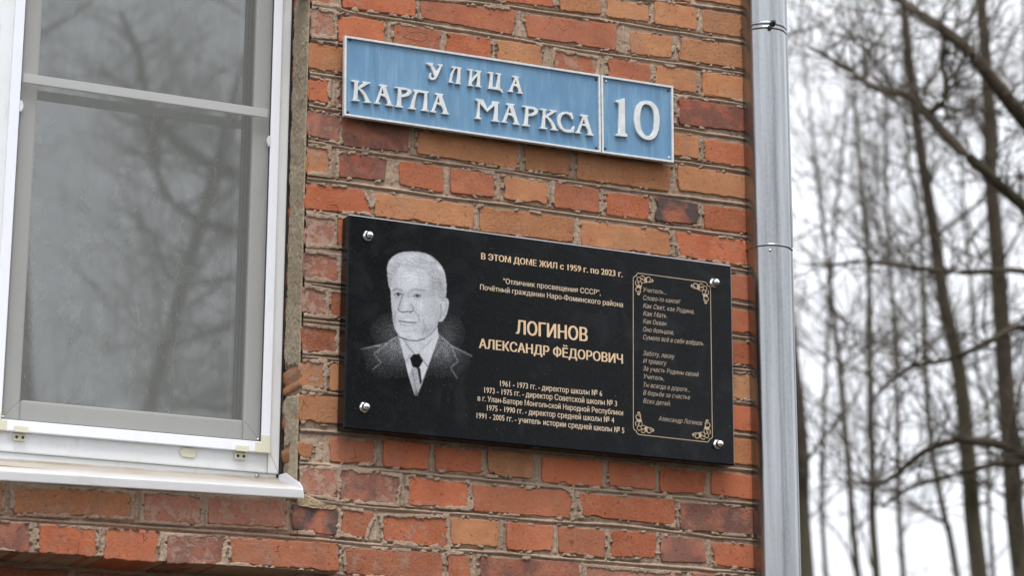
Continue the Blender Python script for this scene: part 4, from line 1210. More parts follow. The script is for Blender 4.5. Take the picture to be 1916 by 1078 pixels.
# window sill of enamelled sheet metal
sill = thing("window_sill", "white sheet metal window sill with brown dirt and an upturned end", "window sill", (-1.2, 0.0, -0.39))
bm = bmesh.new()
prof = [(0.1055, 0.004), (0.1045, -0.001), (-0.0405, -0.0425), (-0.0445, -0.0435), (-0.0460, -0.0455), (-0.0463, -0.0610), (-0.0450, -0.0625), (-0.0400, -0.0615)]
xs_ = [-2.0, -1.6, -1.15, -0.85, -0.5365]
rows = []
for x in xs_:
    t_ = (x + 0.536) / 0.614
    base = -0.3275 + 0.0065 * t_
    rows.append([bm.verts.new((x, y, base + z + (0.0045 * t_ if y < 0 else 0))) for y, z in prof])
for a, b in zip(rows[:-1], rows[1:]):
    for i in range(len(prof) - 1):
        bm.faces.new((a[i], b[i], b[i + 1], a[i + 1]))
bmesh.ops.solidify(bm, geom=bm.faces[:], thickness=0.0011)
bmesh.ops.recalc_face_normals(bm, faces=bm.faces[:])
bm_obj("sill_sheet", bm, SILLM, sill, False)
# upturned end plate
bm = bmesh.new()
ep = [(0.1045, -0.3280), (0.1045, -0.3175), (0.060, -0.3205), (0.006, -0.3430), (-0.020, -0.3530), (-0.036, -0.3640), (-0.0455, -0.3790), (-0.0462, -0.3890), (-0.0405, -0.3715)]
v1 = [bm.verts.new((-0.5378 + 0.0010 * (y < 0), y, z)) for y, z in ep]
f_ = bm.faces.new(v1)
r_ = bmesh.ops.extrude_face_region(bm, geom=[f_])
for v in [g for g in r_['geom'] if isinstance(g, bmesh.types.BMVert)]:
    v.co.x += 0.0013
bmesh.ops.recalc_face_normals(bm, faces=bm.faces[:])
bm_obj("end_plate", bm, ALU, sill)

# ------------------------------------------------------------------ insect screen
scr = thing("insect_screen", "white framed grey insect screen hung over the window", "insect screen", (-0.85, 0.092, -0.28))
Y0, Y1 = 0.0865, 0.0985
prism("screen_frame", rect(-0.5838, -0.2545, -0.5643, ZT - 0.02), Y0, Y1, ALU, scr, 0.0015)
prism("screen_frame", rect(-1.1462, -0.2545, -1.1252, ZT - 0.02), Y0, Y1, ALU, scr, 0.0015)
prism("screen_frame", rect(-1.1250, -0.2765, -0.5842, -0.2540), Y0 + 0.0002, Y1, ALU, scr, 0.0015)
prism("screen_frame", rect(-1.1250, ZT - 0.04, -0.5842, ZT - 0.02), Y0 + 0.0002, Y1, ALU, scr, 0.0015)
for cx, sg in ((-0.5643, -1), (-1.1462, 1)):
    prism("corner_piece", [(cx, -0.2400), (cx + sg * 0.0197, -0.2400), (cx + sg * 0.0197, -0.2555), (cx + sg * 0.033, -0.2555), (cx + sg * 0.033, -0.2768), (cx, -0.2768)][::sg], Y0 - 0.0006, Y1 + 0.0002, CREAM, scr, 0.0008)
mesh_p = mesh_obj("netting", [(-1.1255, 0.0945, -0.2545), (-0.5835, 0.0945, -0.2545), (-0.5835, 0.0945, ZT - 0.035), (-1.1255, 0.0945, ZT - 0.035)], [(0, 1, 2, 3)], MESHM, scr)
prism("crossbar", rect(-1.1235, 0.4555, -0.5850, 0.4755), 0.0958, 0.1045, simple("crossbar_aluminium", (0.86, 0.86, 0.86), 0.45, var=0.05), scr, 0.0012)
for x_ in (-1.1251, -0.5839):
    prism("rubber_bead", rect(x_ - (0.0 if x_ < -1 else 0.0014), -0.2538, x_ + (0.0014 if x_ < -1 else 0.0), ZT - 0.041), 0.0900, 0.0940, RUBBER, scr)
    prism("rubber_bead", rect(x_ - (-0.0042 if x_ < -1 else 0.0054), -0.2500, x_ + (0.0054 if x_ < -1 else -0.0042), ZT - 0.045), 0.0935, 0.0943, simple("spline_grey", (0.25, 0.25, 0.26), 0.5), scr)
prism("rubber_bead", rect(-1.1230, -0.2538, -0.5855, -0.2522), 0.0900, 0.0940, RUBBER, scr)
for x_, s_ in ((-1.1252, 1), (-0.5838, -1)):
    prism("clip", [(x_, 0.412), (x_ + s_ * 0.004, 0.412), (x_ + s_ * 0.0075, 0.4035), (x_ + s_ * 0.0075, 0.397), (x_ + s_ * 0.004, 0.388), (x_, 0.388)][::s_], 0.0855, 0.0935, WHITEP, scr, 0.0007)
for x_ in (-1.0850, -0.6245):
    br = prism("bracket", rect(x_ - 0.0135, -0.2790, x_ + 0.0135, -0.2660), 0.0815, 0.0860, CREAM, scr, 0.0012)
    prism("bracket_plate", rect(x_ - 0.0125, -0.2940, x_ + 0.0125, -0.2795), 0.0940, 0.0990, CREAM, br, 0.0010)
    for s_ in (-0.0062, 0.0062):
        lathe("screw", [(0.0001, 0), (0.0031, 0), (0.0029, 0.0008), (0.0022, 0.0003), (0.0001, 0.0001)], (x_ + s_, 0.0938, -0.2868), (0, -1, 0), DARKSCREW, br, 12)
for x_, z_ in ((-0.5880, -0.2490), (-1.1205, -0.2490)):
    lathe("screw", [(0.0001, 0), (0.0034, 0), (0.0031, 0.0012), (0.0015, 0.0016), (0.0001, 0.0016)], (x_, 0.0942, z_), (0, -1, 0), STEEL, scr, 12)

# ------------------------------------------------------------------ net curtain and the room
cur = thing("net_curtain", "pale net curtain with embroidered flowers hanging behind the window glass", "curtain", (-0.9, 0.24, -0.3))
CY = 0.235


def fold_y(x, z):
    return CY + 0.020 * math.sin(x * 41 + 0.6 * math.sin(z * 3)) + 0.011 * math.sin(x * 97 + z * 1.4) + 0.004 * math.sin(x * 190 - z * 2)


vs, fs = [], []
nx, nz = 240, 40
for i in range(nx + 1):
    for j in range(nz + 1):
        x = -2.0 + 1.55 * i / nx
        z = -0.34 + 1.7 * j / nz
        vs.append((x, fold_y(x, z), z))
for i in range(nx):
    for j in range(nz):
        a = i * (nz + 1) + j
        fs.append((a, a + nz + 1, a + nz + 2, a + 1))
mesh_obj("curtain_cloth", vs, fs, LACE, cur, True)
ers = random.Random(17)


def leaf(cx, cz, ang, ln, wd, vs, fs):
    n = 7
    up, lo = [], []
    for i in range(n):
        t = i / (n - 1)
        w = wd * math.sin(math.pi * min(1, max(0, t))) ** 0.8 * 0.5
        px_, pz_ = t * ln, w
        for arr, s in ((up, 1), (lo, -1)):
            X = cx + px_ * math.cos(ang) - s * pz_ * math.sin(ang)
            Zz = cz + px_ * math.sin(ang) + s * pz_ * math.cos(ang)
            arr.append((X, fold_y(X, Zz) - 0.0022 - ers.uniform(0, 0.0004), Zz))
    b0 = len(vs)
    vs += up + lo
    for i in range(n - 1):
        fs.append((b0 + i, b0 + i + 1, b0 + n + i + 1, b0 + n + i))


def motif(cx, cz, sc, vs, fs, flip=1):
    for k in range(5):
        leaf(cx, cz, 0.6 + k * 1.257, 0.030 * sc, 0.024 * sc, vs, fs)
    # curling stem above the flower
    p = [(cx + flip * sc * 0.012 * math.sin(t * 2.6), cz + sc * 0.13 * t) for t in [i / 9 for i in range(10)]]
    for a, b in zip(p[:-1], p[1:]):
        leaf(a[0], a[1], math.atan2(b[1] - a[1], b[0] - a[0]), sc * 0.017, 0.0045 * sc, vs, fs)
    for k in range(7):
        t = 0.15 + 0.12 * k
        leaf(cx + flip * sc * 0.01, cz + sc * 0.13 * t, 0.7 + (k % 2) * 1.7, 0.014 * sc, 0.006 * sc, vs, fs)
    for k in range(4):
        leaf(cx + ers.uniform(-.01, .01), cz - sc * (0.02 + 0.012 * k), -1.4 + ers.uniform(-.5, .5), 0.010 * sc, 0.005 * sc, vs, fs)
    for k in range(3):
        a = ers.uniform(0, 6)
        leaf(cx + sc * 0.045 * math.cos(a), cz + sc * 0.045 * math.sin(a), a, 0.013 * sc, 0.007 * sc, vs, fs)


for (mx, mz) in ((-1.045, -0.08), (-1.035, 0.06), (-0.965, 0.01), (-0.90, -0.04), (-0.955, 0.15), (-0.83, -0.10), (-0.76, 0.0), (-0.72, 0.13),
                 (-1.05, 0.24), (-0.86, 0.20), (-0.72, -0.16), (-0.66, 0.03), (-0.93, -0.17), (-1.06, 0.40), (-0.80, 0.33), (-0.68, 0.27)):
    vs, fs = [], []
    motif(mx, mz, ers.uniform(0.85, 1.2), vs, fs, ers.choice((-1, 1)))
    mesh_obj("embroidered_flower", vs, fs, EMBR, cur)["kind"] = "stuff"
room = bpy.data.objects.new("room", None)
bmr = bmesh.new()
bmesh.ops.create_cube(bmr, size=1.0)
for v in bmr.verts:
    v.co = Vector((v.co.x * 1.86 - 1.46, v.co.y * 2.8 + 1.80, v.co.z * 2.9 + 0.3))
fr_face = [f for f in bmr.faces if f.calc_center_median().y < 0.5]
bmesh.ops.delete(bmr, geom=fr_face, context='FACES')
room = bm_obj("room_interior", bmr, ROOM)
room["kind"] = "structure"
# outer wall left of and above the window, off the picture
prism("wall_core", rect(-3.2, GROUND_Z, -1.96, 3.6), 0.0, 0.36, MORTAR, wall)
prism("wall_core", rect(-1.9595, ZT + 0.001, XR + 0.0055, 3.6), 0.0008, 0.36, MORTAR, wall)

# ------------------------------------------------------------------ street signs
def tray(root, q, yf, rim=0.0045):
    """blue plate with a raised white rim, q = four corners of the rim front"""
    P = [Vector((p[0], 0, p[1])) for p in q]
    c = sum(P, Vector()) / 4
    ex = (P[1] - P[0]).normalized()
    ez = Vector((-ex.z, 0, ex.x))
    ins = []
    for i, p in enumerate(P):
        sx = 1 if i in (0, 3) else -1
        sz = -1 if i in (0, 1) else 1
        ins.append(p + ex * sx * rim + ez * sz * rim)
    bm = bmesh.new()
    prs = ((P, yf + 0.0105), (P, yf + 0.0012))
    o_b = [bm.verts.new((p.x, yf + 0.011, p.z)) for p in P]
    o_f = [bm.verts.new((p.x, yf + 0.0006, p.z)) for p in P]
    o_t = [bm.verts.new((p.x + (c.x - p.x) * 0.0015, yf, p.z + (c.z - p.z) * 0.006)) for p in P]
    i_t = [bm.verts.new((p.x, yf + 0.0002, p.z)) for p in ins]
    i_b = [bm.verts.new((p.x, yf + 0.0062, p.z)) for p in ins]
    for a, b in ((o_b, o_f), (o_f, o_t), (o_t, i_t), (i_t, i_b)):
        for i in range(4):
            j = (i + 1) % 4
            bm.faces.new((a[i], a[j], b[j], b[i]))
    bmesh.ops.recalc_face_normals(bm, faces=bm.faces[:])
    bm_obj("raised_rim", bm, WHITEP, root)
    nxp, nzp = 30, 10
    vs, fs = [], []
    for i in range(nxp + 1):
        for j in range(nzp + 1):
            u, v = i / nxp, j / nzp
            p = (ins[0] * (1 - u) + ins[1] * u) * (1 - v) + (ins[3] * (1 - u) + ins[2] * u) * v
            vs.append((p.x, yf + 0.0050 + 0.0004 * math.sin(u * 7 + v * 3), p.z))
    for i in range(nxp):
        for j in range(nzp):
            a = i * (nzp + 1) + j
            fs.append((a, a + 1, a + nzp + 2, a + nzp + 1))
    mesh_obj("plate", vs, fs, BLUE, root, True)
    # back pan
    bm = bmesh.new()
    v4 = [bm.verts.new((p.x + (c.x - p.x) * 0.01, yf + 0.0112, p.z + (c.z - p.z) * 0.02)) for p in P]
    v5 = [bm.verts.new((v.co.x, -0.011, v.co.z)) for v in v4]
    bm.faces.new(v5)
    for i in range(4):
        j = (i + 1) % 4
        bm.faces.new((v4[i], v4[j], v5[j], v5[i]))
    bm_obj("back_pan", bm, IRON, root)
    for u in (0.12, 0.88):                        # spacers that hold the tray off the bricks
        for v in (0.2, 0.8):
            p = (P[0] * (1 - u) + P[1] * u) * (1 - v) + (P[3] * (1 - u) + P[2] * u) * v
            lathe("spacer", [(0.008, 0), (0.008, 0.0145)], (p.x, 0.002, p.z), (0, -1, 0), IRON, root, 10)


def relief_shape(name, outer, hole, y0, y1, mat, parent, bevel=0.0007):
    cu = bpy.data.curves.new(name, 'CURVE')
    cu.dimensions = '2D'
    cu.fill_mode = 'BOTH'
    cu.extrude = (y1 - y0) / 2 - bevel
    cu.bevel_depth = bevel
    cu.bevel_resolution = 1
    cu.offset = -bevel * 0.6
    for pl in (outer, hole):
        if not pl:
            continue
        sp = cu.splines.new('POLY')
        sp.points.add(len(pl) - 1)
        for i, p in enumerate(pl):
            sp.points[i].co = (p[0], p[1], 0, 1)
        sp.use_cyclic_u = True
    tmp = bpy.data.objects.new(name, cu)
    COL.objects.link(tmp)
    bpy.context.view_layer.update()
    me = bpy.data.meshes.new_from_object(tmp.evaluated_get(bpy.context.evaluated_depsgraph_get()))
    bpy.data.objects.remove(tmp)
    me.name = name
    yc = (y0 + y1) / 2
    for v in me.vertices:
        v.co = (v.co.x, yc - v.co.z, v.co.y)
    me.materials.clear()
    me.materials.append(mat)
    o = bpy.data.objects.new(name, me)
    COL.objects.link(o)
    o.parent = parent
    return o


street = thing("street_sign", "long blue street name sign with raised white Cyrillic letters above the black plaque", "sign", (-0.16, -0.02, 0.44))
number = thing("house_number_sign", "small blue house number sign with a raised white 10 beside the street name", "sign", (0.24, -0.02, 0.44))
tray(street, STREETQ, -0.031)
tray(number, NUMQ, -0.031)
for i, (o_, h_) in enumerate(GLYPHS):
    relief_shape("letter" if i < 16 else "digit", o_, h_, -0.0328, -0.0255, WHITEP, street if i < 16 else number)
for i, (x_, z_) in enumerate(SCREWS_A):
    lathe("screw", [(0.0001, 0), (0.0030, 0), (0.0028, 0.0010), (0.0016, 0.0018), (0.0001, 0.0019)], (x_, -0.0262, z_), (0.1, -1, 0), DARKSCREW, street, 12)
for i, (x_, z_) in enumerate(SCREWS_B):
    lathe("screw", [(0.0001, 0), (0.0030, 0), (0.0028, 0.0010), (0.0016, 0.0018), (0.0001, 0.0019)], (x_, -0.0262, z_), (0, -1, 0.1), WHITEP if i in (0, 3) else DARKSCREW, number, 12)

# ------------------------------------------------------------------ memorial plaque
plq = thing("memorial_plaque", "polished black granite memorial plaque with an engraved portrait of an elderly man and gold text", "plaque", (0.01, -0.02, -0.24))
YP = -0.045
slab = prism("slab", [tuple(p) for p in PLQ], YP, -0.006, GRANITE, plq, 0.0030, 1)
slab.data.materials.append(simple("lit_granite_edge", (0.30, 0.305, 0.33), 0.35, var=0.15))
for p_ in slab.data.polygons:                     # sky glint painted as a paler tone on the top and right chamfers only
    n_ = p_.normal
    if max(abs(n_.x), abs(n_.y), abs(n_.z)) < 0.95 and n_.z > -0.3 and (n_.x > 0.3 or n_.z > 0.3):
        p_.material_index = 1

# portrait: a stippled engraving, drawn as tone on a fine sheet a hair proud of the slab
PA = np.array(PAFF)
(px0, pz1), (px1, pz0) = PRECT
cell = 0.00095
xs = np.arange(px0, px1, cell)
zs = np.arange(pz0, pz1, cell)
X, Z = np.meshgrid(xs, zs, indexing='ij')
U = PA[0, 0] * X + PA[0, 1] * Z + PA[0, 2]
V = PA[1, 0] * X + PA[1, 1] * Z + PA[1, 2]
T = np.zeros(X.shape)


def smooth_poly(pts, n=6):
    out = []
    m = len(pts)
    for i in range(m):
        p0, p1, p2, p3 = (np.array(pts[(i + k - 1) % m], float) for k in range(4))
        for s in range(n):
            t = s / n
            out.append(0.5 * ((2 * p1) + (-p0 + p2) * t + (2 * p0 - 5 * p1 + 4 * p2 - p3) * t * t + (-p0 + 3 * p1 - 3 * p2 + p3) * t ** 3))
    return np.array(out)


def mask_poly(pts, smooth=True, blur=2):
    P = smooth_poly(pts) if smooth else np.array(pts, float)
    ins = np.zeros(U.shape, bool)
    x1_, y1_ = P[:, 0], P[:, 1]
    x2_, y2_ = np.roll(x1_, -1), np.roll(y1_, -1)
    for a, b, c, d in zip(x1_, y1_, x2_, y2_):
        if b == d:
            continue
        cond = ((b > V) != (d > V)) & (U < (c - a) * (V - b) / (d - b) + a)
        ins ^= cond
    m = ins.astype(float)
    for _ in range(blur):
        m = (np.roll(m, 1, 0) + np.roll(m, -1, 0) + 2 * m) / 4
        m = (np.roll(m, 1, 1) + np.roll(m, -1, 1) + 2 * m) / 4
    return m


def line_mask(pts, w):
    d = np.full(U.shape, 1e9)
    for (a, b), (c, e) in zip(pts[:-1], pts[1:]):
        L2 = (c - a) ** 2 + (e - b) ** 2
        t = np.clip(((U - a) * (c - a) + (V - b) * (e - b)) / L2, 0, 1)
        d = np.minimum(d, np.hypot(U - a - t * (c - a), V - b - t * (e - b)))
    return np.exp(-(d / w) ** 2)


def blob(cx, cy, rx, ry):
    return np.exp(-(((U - cx) / rx) ** 2 + ((V - cy) / ry) ** 2))


def over(m, v):
    global T
    T = T * (1 - m) + v * m


def dark(m, s):
    global T
    T = T * (1 - s * m)


def lite(m, s):
    global T
    T = T + (1 - T) * s * m


# glow of dust round the shoulders
T += 0.07 * blob(255, 625, 70, 85) + 0.06 * blob(580, 640, 65, 90) + 0.05 * blob(215, 610, 100, 100) + 0.05 * blob(610, 620, 95, 110)
suit = mask_poly([(55, 718), (210, 683), (288, 636), (332, 800), (395, 1022), (470, 830), (540, 630), (622, 702), (750, 765), (760, 860), (620, 960), (400, 1070), (200, 960), (70, 850)], False, 2)
over(suit * np.clip((990 - V) / 300, 0, 1) ** 1.6 * np.clip((U - 40) / 130, 0, 1) * np.clip((780 - U) / 150, 0, 1), 0.16 + 0.05 * value_noise(U, V, 7, 66) - 0.05 * np.clip((V - 760) / 150, 0, 1) + 0.15 * blob(290, 720, 90, 90) + 0.15 * blob(560, 740, 90, 90))
for ln, s, w in (([(55, 718), (210, 683), (288, 634)], .26, 5), ([(540, 628), (622, 700), (750, 765)], .28, 5), ([(215, 686), (135, 748), (180, 800), (132, 842)], .19, 4.5),
                 ([(622, 703), (662, 800), (615, 838), (655, 902)], .20, 4.5), ([(288, 640), (332, 800), (352, 880), (395, 1020)], .4, 3), ([(540, 640), (470, 838), (402, 1020)], .35, 3)):
    lite(line_mask(ln, w), s)
shirt = mask_poly([(292, 645), (332, 800), (348, 872), (396, 1024), (470, 832), (540, 640), (528, 575), (430, 670), (330, 660)], False, 1)
over(shirt, 0.82)
neck = mask_poly([(316, 648), (345, 690), (385, 748), (410, 748), (500, 690), (535, 610), (528, 540), (430, 640)], False, 1)
over(neck, 0.80)
dark(line_mask([(318, 655), (350, 705), (388, 752)], 4), .55)
dark(line_mask([(412, 750), (470, 828)], 4), .7)
dark(line_mask([(500, 655), (455, 700), (412, 748)], 3.5), .35)
dark(line_mask([(332, 800), (365, 755)], 4), .45)
tie2 = mask_poly([(372, 838), (408, 836), (430, 920), (398, 1022), (372, 950), (356, 880)], False, 1)
over(tie2, 0.52)
over(mask_poly([(404, 836), (424, 840), (434, 925), (424, 945)], False, 1), 0.04)
dark(line_mask([(372, 850), (385, 900), (400, 1000)], 5), .3)
over(mask_poly([(358, 776), (380, 752), (418, 750), (442, 795), (414, 842), (376, 832)], False, 1), 0.015)
# ear
over(mask_poly([(545, 405), (575, 395), (600, 405), (604, 440), (590, 500), (565, 542), (540, 540), (535, 470)]), 0.78)
dark(line_mask([(556, 412), (585, 410), (592, 450), (572, 510)], 5), .35)
dark(line_mask([(552, 440), (560, 490), (548, 525)], 7), .45)
# face
face = mask_poly([(238, 335), (242, 420), (247, 480), (256, 560), (276, 612), (305, 645), (350, 663), (400, 668), (445, 655), (490, 622), (528, 575), (545, 520), (548, 440), (545, 330), (520, 230), (400, 160), (280, 190), (242, 260)])
over(face, 0.80)
dark(blob(520, 480, 50, 130) * face, .20)
dark(blob(470, 600, 60, 45) * face, .25)
dark(blob(252, 520, 22, 110) * face, .22)
dark(blob(285, 370, 42, 22) * face, .34)
dark(blob(408, 378, 44, 20) * face, .32)
dark(blob(300, 440, 18, 50) * face, .18)
dark(blob(430, 450, 70, 22) * face, .06)
lite(blob(335, 440, 16, 40) * face, .75)
lite(blob(350, 270, 80, 50) * face, .65)
lite(blob(440, 455, 45, 30) * face, .50)
lite(blob(350, 625, 35, 18) * face, .45)
dark(blob(500, 330, 35, 120) * face, .14)
dark(blob(262, 300, 18, 60) * face, .16)
# hair
hair = mask_poly([(216, 225), (224, 172), (258, 132), (310, 108), (390, 103), (470, 118), (530, 158), (574, 220), (590, 300), (584, 398), (548, 402), (530, 385), (512, 330), (497, 262), (440, 205), (350, 186), (285, 196), (258, 235), (244, 335), (226, 318)])
hn = value_noise(U * 0.35 + V * 0.12, V * 0.9 - U * 0.5, 9.0, 61)
over(hair, 0.66 + 0.17 * hn)
lite(blob(330, 140, 90, 26) * hair, .35)
dark(blob(555, 330, 26, 90) * hair, .18)
dark(blob(232, 270, 14, 60) * hair, .25)
dark(line_mask([(258, 235), (285, 200), (350, 188), (440, 208), (495, 262), (512, 335)], 9), .20)
# brows, eyes, nose, mouth, wrinkles
dark(line_mask([(254, 350), (275, 340), (308, 350)], 8), .42)
dark(line_mask([(368, 350), (395, 342), (450, 352)], 8), .40)
for ex, ey, w_ in ((285, 376, 22), (405, 385, 20)):
    over(np.clip(blob(ex, ey, w_, 8) * 1.7, 0, 1), 0.74)
    dark(line_mask([(ex - w_ - 3, ey + 1), (ex - 6, ey - 9), (ex + w_ + 2, ey - 1)], 3.6), .8)
    dark(line_mask([(ex - w_, ey + 5), (ex, ey + 11), (ex + w_, ey + 5)], 3), .4)
    dark(np.clip(blob(ex + 1, ey, 8.5, 8) * 1.6, 0, 1), .88)
    dark(line_mask([(ex - w_, ey + 18), (ex, ey + 26), (ex + w_ + 4, ey + 18)], 4), .25)
dark(line_mask([(318, 372), (308, 400), (292, 440), (286, 468)], 5), .42)
dark(line_mask([(286, 468), (296, 484), (318, 487)], 5), .55)
dark(line_mask([(318, 487), (345, 483), (362, 486)], 4.5), .75)
dark(line_mask([(366, 440), (382, 462), (378, 480), (362, 487)], 4.5), .55)
dark(line_mask([(352, 360), (348, 390)], 6), .25)
dark(line_mask([(290, 544), (318, 546), (345, 552), (398, 553)], 4), .85)
dark(line_mask([(300, 566), (345, 574), (385, 568)], 7), .25)
dark(blob(340, 520, 40, 12), .12)
dark(line_mask([(388, 480), (410, 505), (420, 545)], 5), .34)
dark(line_mask([(270, 492), (262, 530), (268, 570)], 5), .28)
dark(line_mask([(310, 650), (350, 664), (400, 668), (448, 655)], 4.5), .75)
dark(line_mask([(448, 655), (495, 625), (530, 578)], 5), .45)
dark(line_mask([(440, 535), (455, 580), (438, 625)], 5), .28)
dark(line_mask([(300, 600), (345, 612), (395, 600)], 7), .15)
for k_ in range(3):
    dark(line_mask([(300, 232 + 22 * k_), (360, 224 + 22 * k_), (450, 240 + 22 * k_)], 4), .12)
for k_ in range(3):
    dark(line_mask([(440, 395 + 8 * k_), (470, 392 + 14 * k_)], 3), .16)
T *= np.clip((U - 30) / 60, 0, 1) * np.clip((790 - U) / 50, 0, 1) * np.clip((1060 - V) / 100, 0, 1)
T = np.clip(T, 0, 1)
grain = nrs.rand(*T.shape)
TT = np.clip(T * (0.62 + 0.62 * grain) * (0.90 + 0.10 * value_noise(U, V, 40, 62)), 0, 1)
low = T < 0.42
TT = np.where(low, (0.35 * T + 0.65 * (grain < T * 1.6) * (0.15 + 0.5 * nrs.rand(*T.shape)) * np.clip(T * 2.2 + .25, 0, 1)), TT)
keepm = T > 0.018
nf = keepm[:-1, :-1] | keepm[1:, 1:]
idx = np.arange(X.size).reshape(X.shape)
faces = np.stack([idx[:-1, :-1][nf], idx[1:, :-1][nf], idx[1:, 1:][nf], idx[:-1, 1:][nf]], 1)
used, inv = np.unique(faces.ravel(), return_inverse=True)
Vt = np.stack([X.ravel(), np.full(X.size, YP - 0.0003), Z.ravel()], 1)[used]
me = bpy.data.meshes.new("engraved_portrait")
me.from_pydata(Vt.tolist(), [], inv.reshape(-1, 4).tolist())
at = me.attributes.new("tone", 'FLOAT', 'POINT')
at.data.foreach_set("value", np.where(keepm, TT, 0).ravel()[used].astype(np.float32))
me.materials.append(ENGRAVED)
po = bpy.data.objects.new("engraved_portrait", me)
COL.objects.link(po)
po.parent = plq
po["label"] = "white stippled portrait of an elderly man in suit and tie"


def text_line(s, style, a, b, cap, mat):
    cu = bpy.data.curves.new("t", 'FONT')
    cu.body = s
    cu.resolution_u = 2
    cu.fill_mode = 'NONE'
    if style == 'i':
        cu.shear = 0.30
    ob = bpy.data.objects.new("t", cu)
    COL.objects.link(ob)
    bpy.context.view_layer.update()
    wire = bpy.data.meshes.new_from_object(ob.evaluated_get(bpy.context.evaluated_depsgraph_get()))
    bpy.data.objects.remove(ob)
    nxt = {e.vertices[0]: e.vertices[1] for e in wire.edges}
    co = [v.co.copy() for v in wire.vertices]
    seen, outers, holes = set(), [], []
    for st0 in range(len(co)):
        if st0 in seen or st0 not in nxt:
            continue
        loop, k_ = [], st0
        while k_ not in seen:
            seen.add(k_)
            loop.append(co[k_])
            k_ = nxt.get(k_, st0)
        if len(loop) < 3:
            continue
        A_ = sum(loop[i].x * loop[(i + 1) % len(loop)].y - loop[(i + 1) % len(loop)].x * loop[i].y for i in range(len(loop)))
        outers.append((loop, A_, (min(p.x for p in loop), max(p.x for p in loop), min(p.y for p in loop), max(p.y for p in loop))))
    allc, outers = outers, []
    for lp_, A_, bb in allc:          # a counter lies wholly inside a contour that runs the other way round
        is_hole = any(A2 * A_ < 0 and abs(A2) > abs(A_) and b2[0] < bb[0] and b2[1] > bb[1] and b2[2] < bb[2] and b2[3] > bb[3] for l2, A2, b2 in allc)
        (holes if is_hole else outers).append(lp_)
    x0_ = min(c.x for c in co)
    x1_ = max(c.x for c in co)
    sx = (b[0] - a[0]) / (x1_ - x0_)
    sz = cap / 0.728
    vs, fs = [], []
    for oi_, loop in enumerate(outers):
        bx0, bx1 = min(p.x for p in loop), max(p.x for p in loop)
        by0, by1 = min(p.y for p in loop), max(p.y for p in loop)
        hs = [h for h in holes if bx0 < min(p.x for p in h) and max(p.x for p in h) < bx1 and by0 < min(p.y for p in h) and max(p.y for p in h) < by1]
        polys = [loop] + hs
        tris = tessellate_polygon([[Vector((p.x, p.y, 0)) for p in pl] for pl in polys])
        o_ = len(vs)
        for pl in polys:
            for p in pl:
                f = (p.x - x0_) * sx / (b[0] - a[0])
                vs.append((a[0] + (p.x - x0_) * sx, YP - 0.00035 - 0.00002 * (oi_ % 3), a[1] + (b[1] - a[1]) * f + p.y * sz))
        fs += [tuple(o_ + q_ for q_ in t_) for t_ in tris]
    me = bpy.data.meshes.new("inscription")
    me.from_pydata(vs, [], fs)
    shifts = {'b': (-0.030, -0.010, 0.010, 0.030), 'n': (-0.012, 0.012), 'i': (0.0,)}[style]
    bmt = bmesh.new()
    for li, sh in enumerate(shifts):                # the stroke is thickened by overlaid copies, each a hair further out
        k0_ = len(bmt.verts)
        bmt.from_mesh(me)
        bmt.verts.ensure_lookup_table()
        for v in bmt.verts[k0_:]:
            v.co.x += sh * (sx if style == 'b' else cap)
            v.co.y -= 0.00008 * li
    bmt.to_mesh(me)
    bmt.free()
    me.materials.clear()
    me.materials.append(mat)
    me.name = "inscription"
    o = bpy.data.objects.new("inscription", me)
    COL.objects.link(o)
    o.parent = plq
    return o


for s, st_, a, b, cap in LINES:
    text_line(s, st_, a, b, cap * (1.0 if st_ != 'i' else 1.0), GOLD if st_ == 'b' else GOLDPALE if st_ == 'n' else GREYINK)


# ornamental border round the poem
def ribbon(pts, w, mat, parent, name, z_off, closed=False, taper=None):
    vs, fs = [], []
    n = len(pts)
    for i, p in enumerate(pts):
        a = np.array(pts[i - 1] if i or closed else pts[0], float)
        b = np.array(pts[(i + 1) % n] if i < n - 1 or closed else pts[-1], float)
        d = b - a
        d /= (np.linalg.norm(d) + 1e-12)
        ww = w / 2 * (taper(i / (n - 1)) if taper else 1)
        vs.append((p[0] - d[1] * ww, YP - z_off, p[1] + d[0] * ww))
        vs.append((p[0] + d[1] * ww, YP - z_off, p[1] - d[0] * ww))
    m = n if closed else n - 1
    for i in range(m):
        j = (i + 1) % n
        fs.append((2 * i, 2 * i + 1, 2 * j + 1, 2 * j))
    return vs, fs


PQ = [np.array(p) for p in POEMQ]                 # TL TR BR BL


def pq(u, v):
    return (PQ[0] * (1 - u) + PQ[1] * u) * (1 - v) + (PQ[3] * (1 - u) + PQ[2] * u) * v


Wd = float(np.linalg.norm(PQ[1] - PQ[0]))
Hd = float(np.linalg.norm(PQ[3] - PQ[0]))
unit = Wd / 820.0                                 # one drawing unit of the ornament
cr_ = 62 * unit
layer = 0
for side_ in range(4):
    if side_ in (0, 2):
        v = 0.0 if side_ == 0 else 1.0
        pl = [pq(u, v) for u in np.linspace(cr_ / Wd, 1 - cr_ / Wd, 24)]
    else:
        u = 1.0 if side_ == 1 else 0.0
        pl = [pq(u, v) for v in np.linspace(cr_ / Hd, 1 - cr_ / Hd, 30)]
    vs, fs = ribbon(pl, 0.0016, GOLDPALE, plq, "border_line", 0.00032)
    mesh_obj("border_line", vs, fs, GOLDDIM, plq)


def arc(cx, cy, r0, r1, a0, a1, n=16):
    return [(cx + (r0 + (r1 - r0) * i / n) * math.cos(a0 + (a1 - a0) * i / n), cy + (r0 + (r1 - r0) * i / n) * math.sin(a0 + (a1 - a0) * i / n)) for i in range(n + 1)]


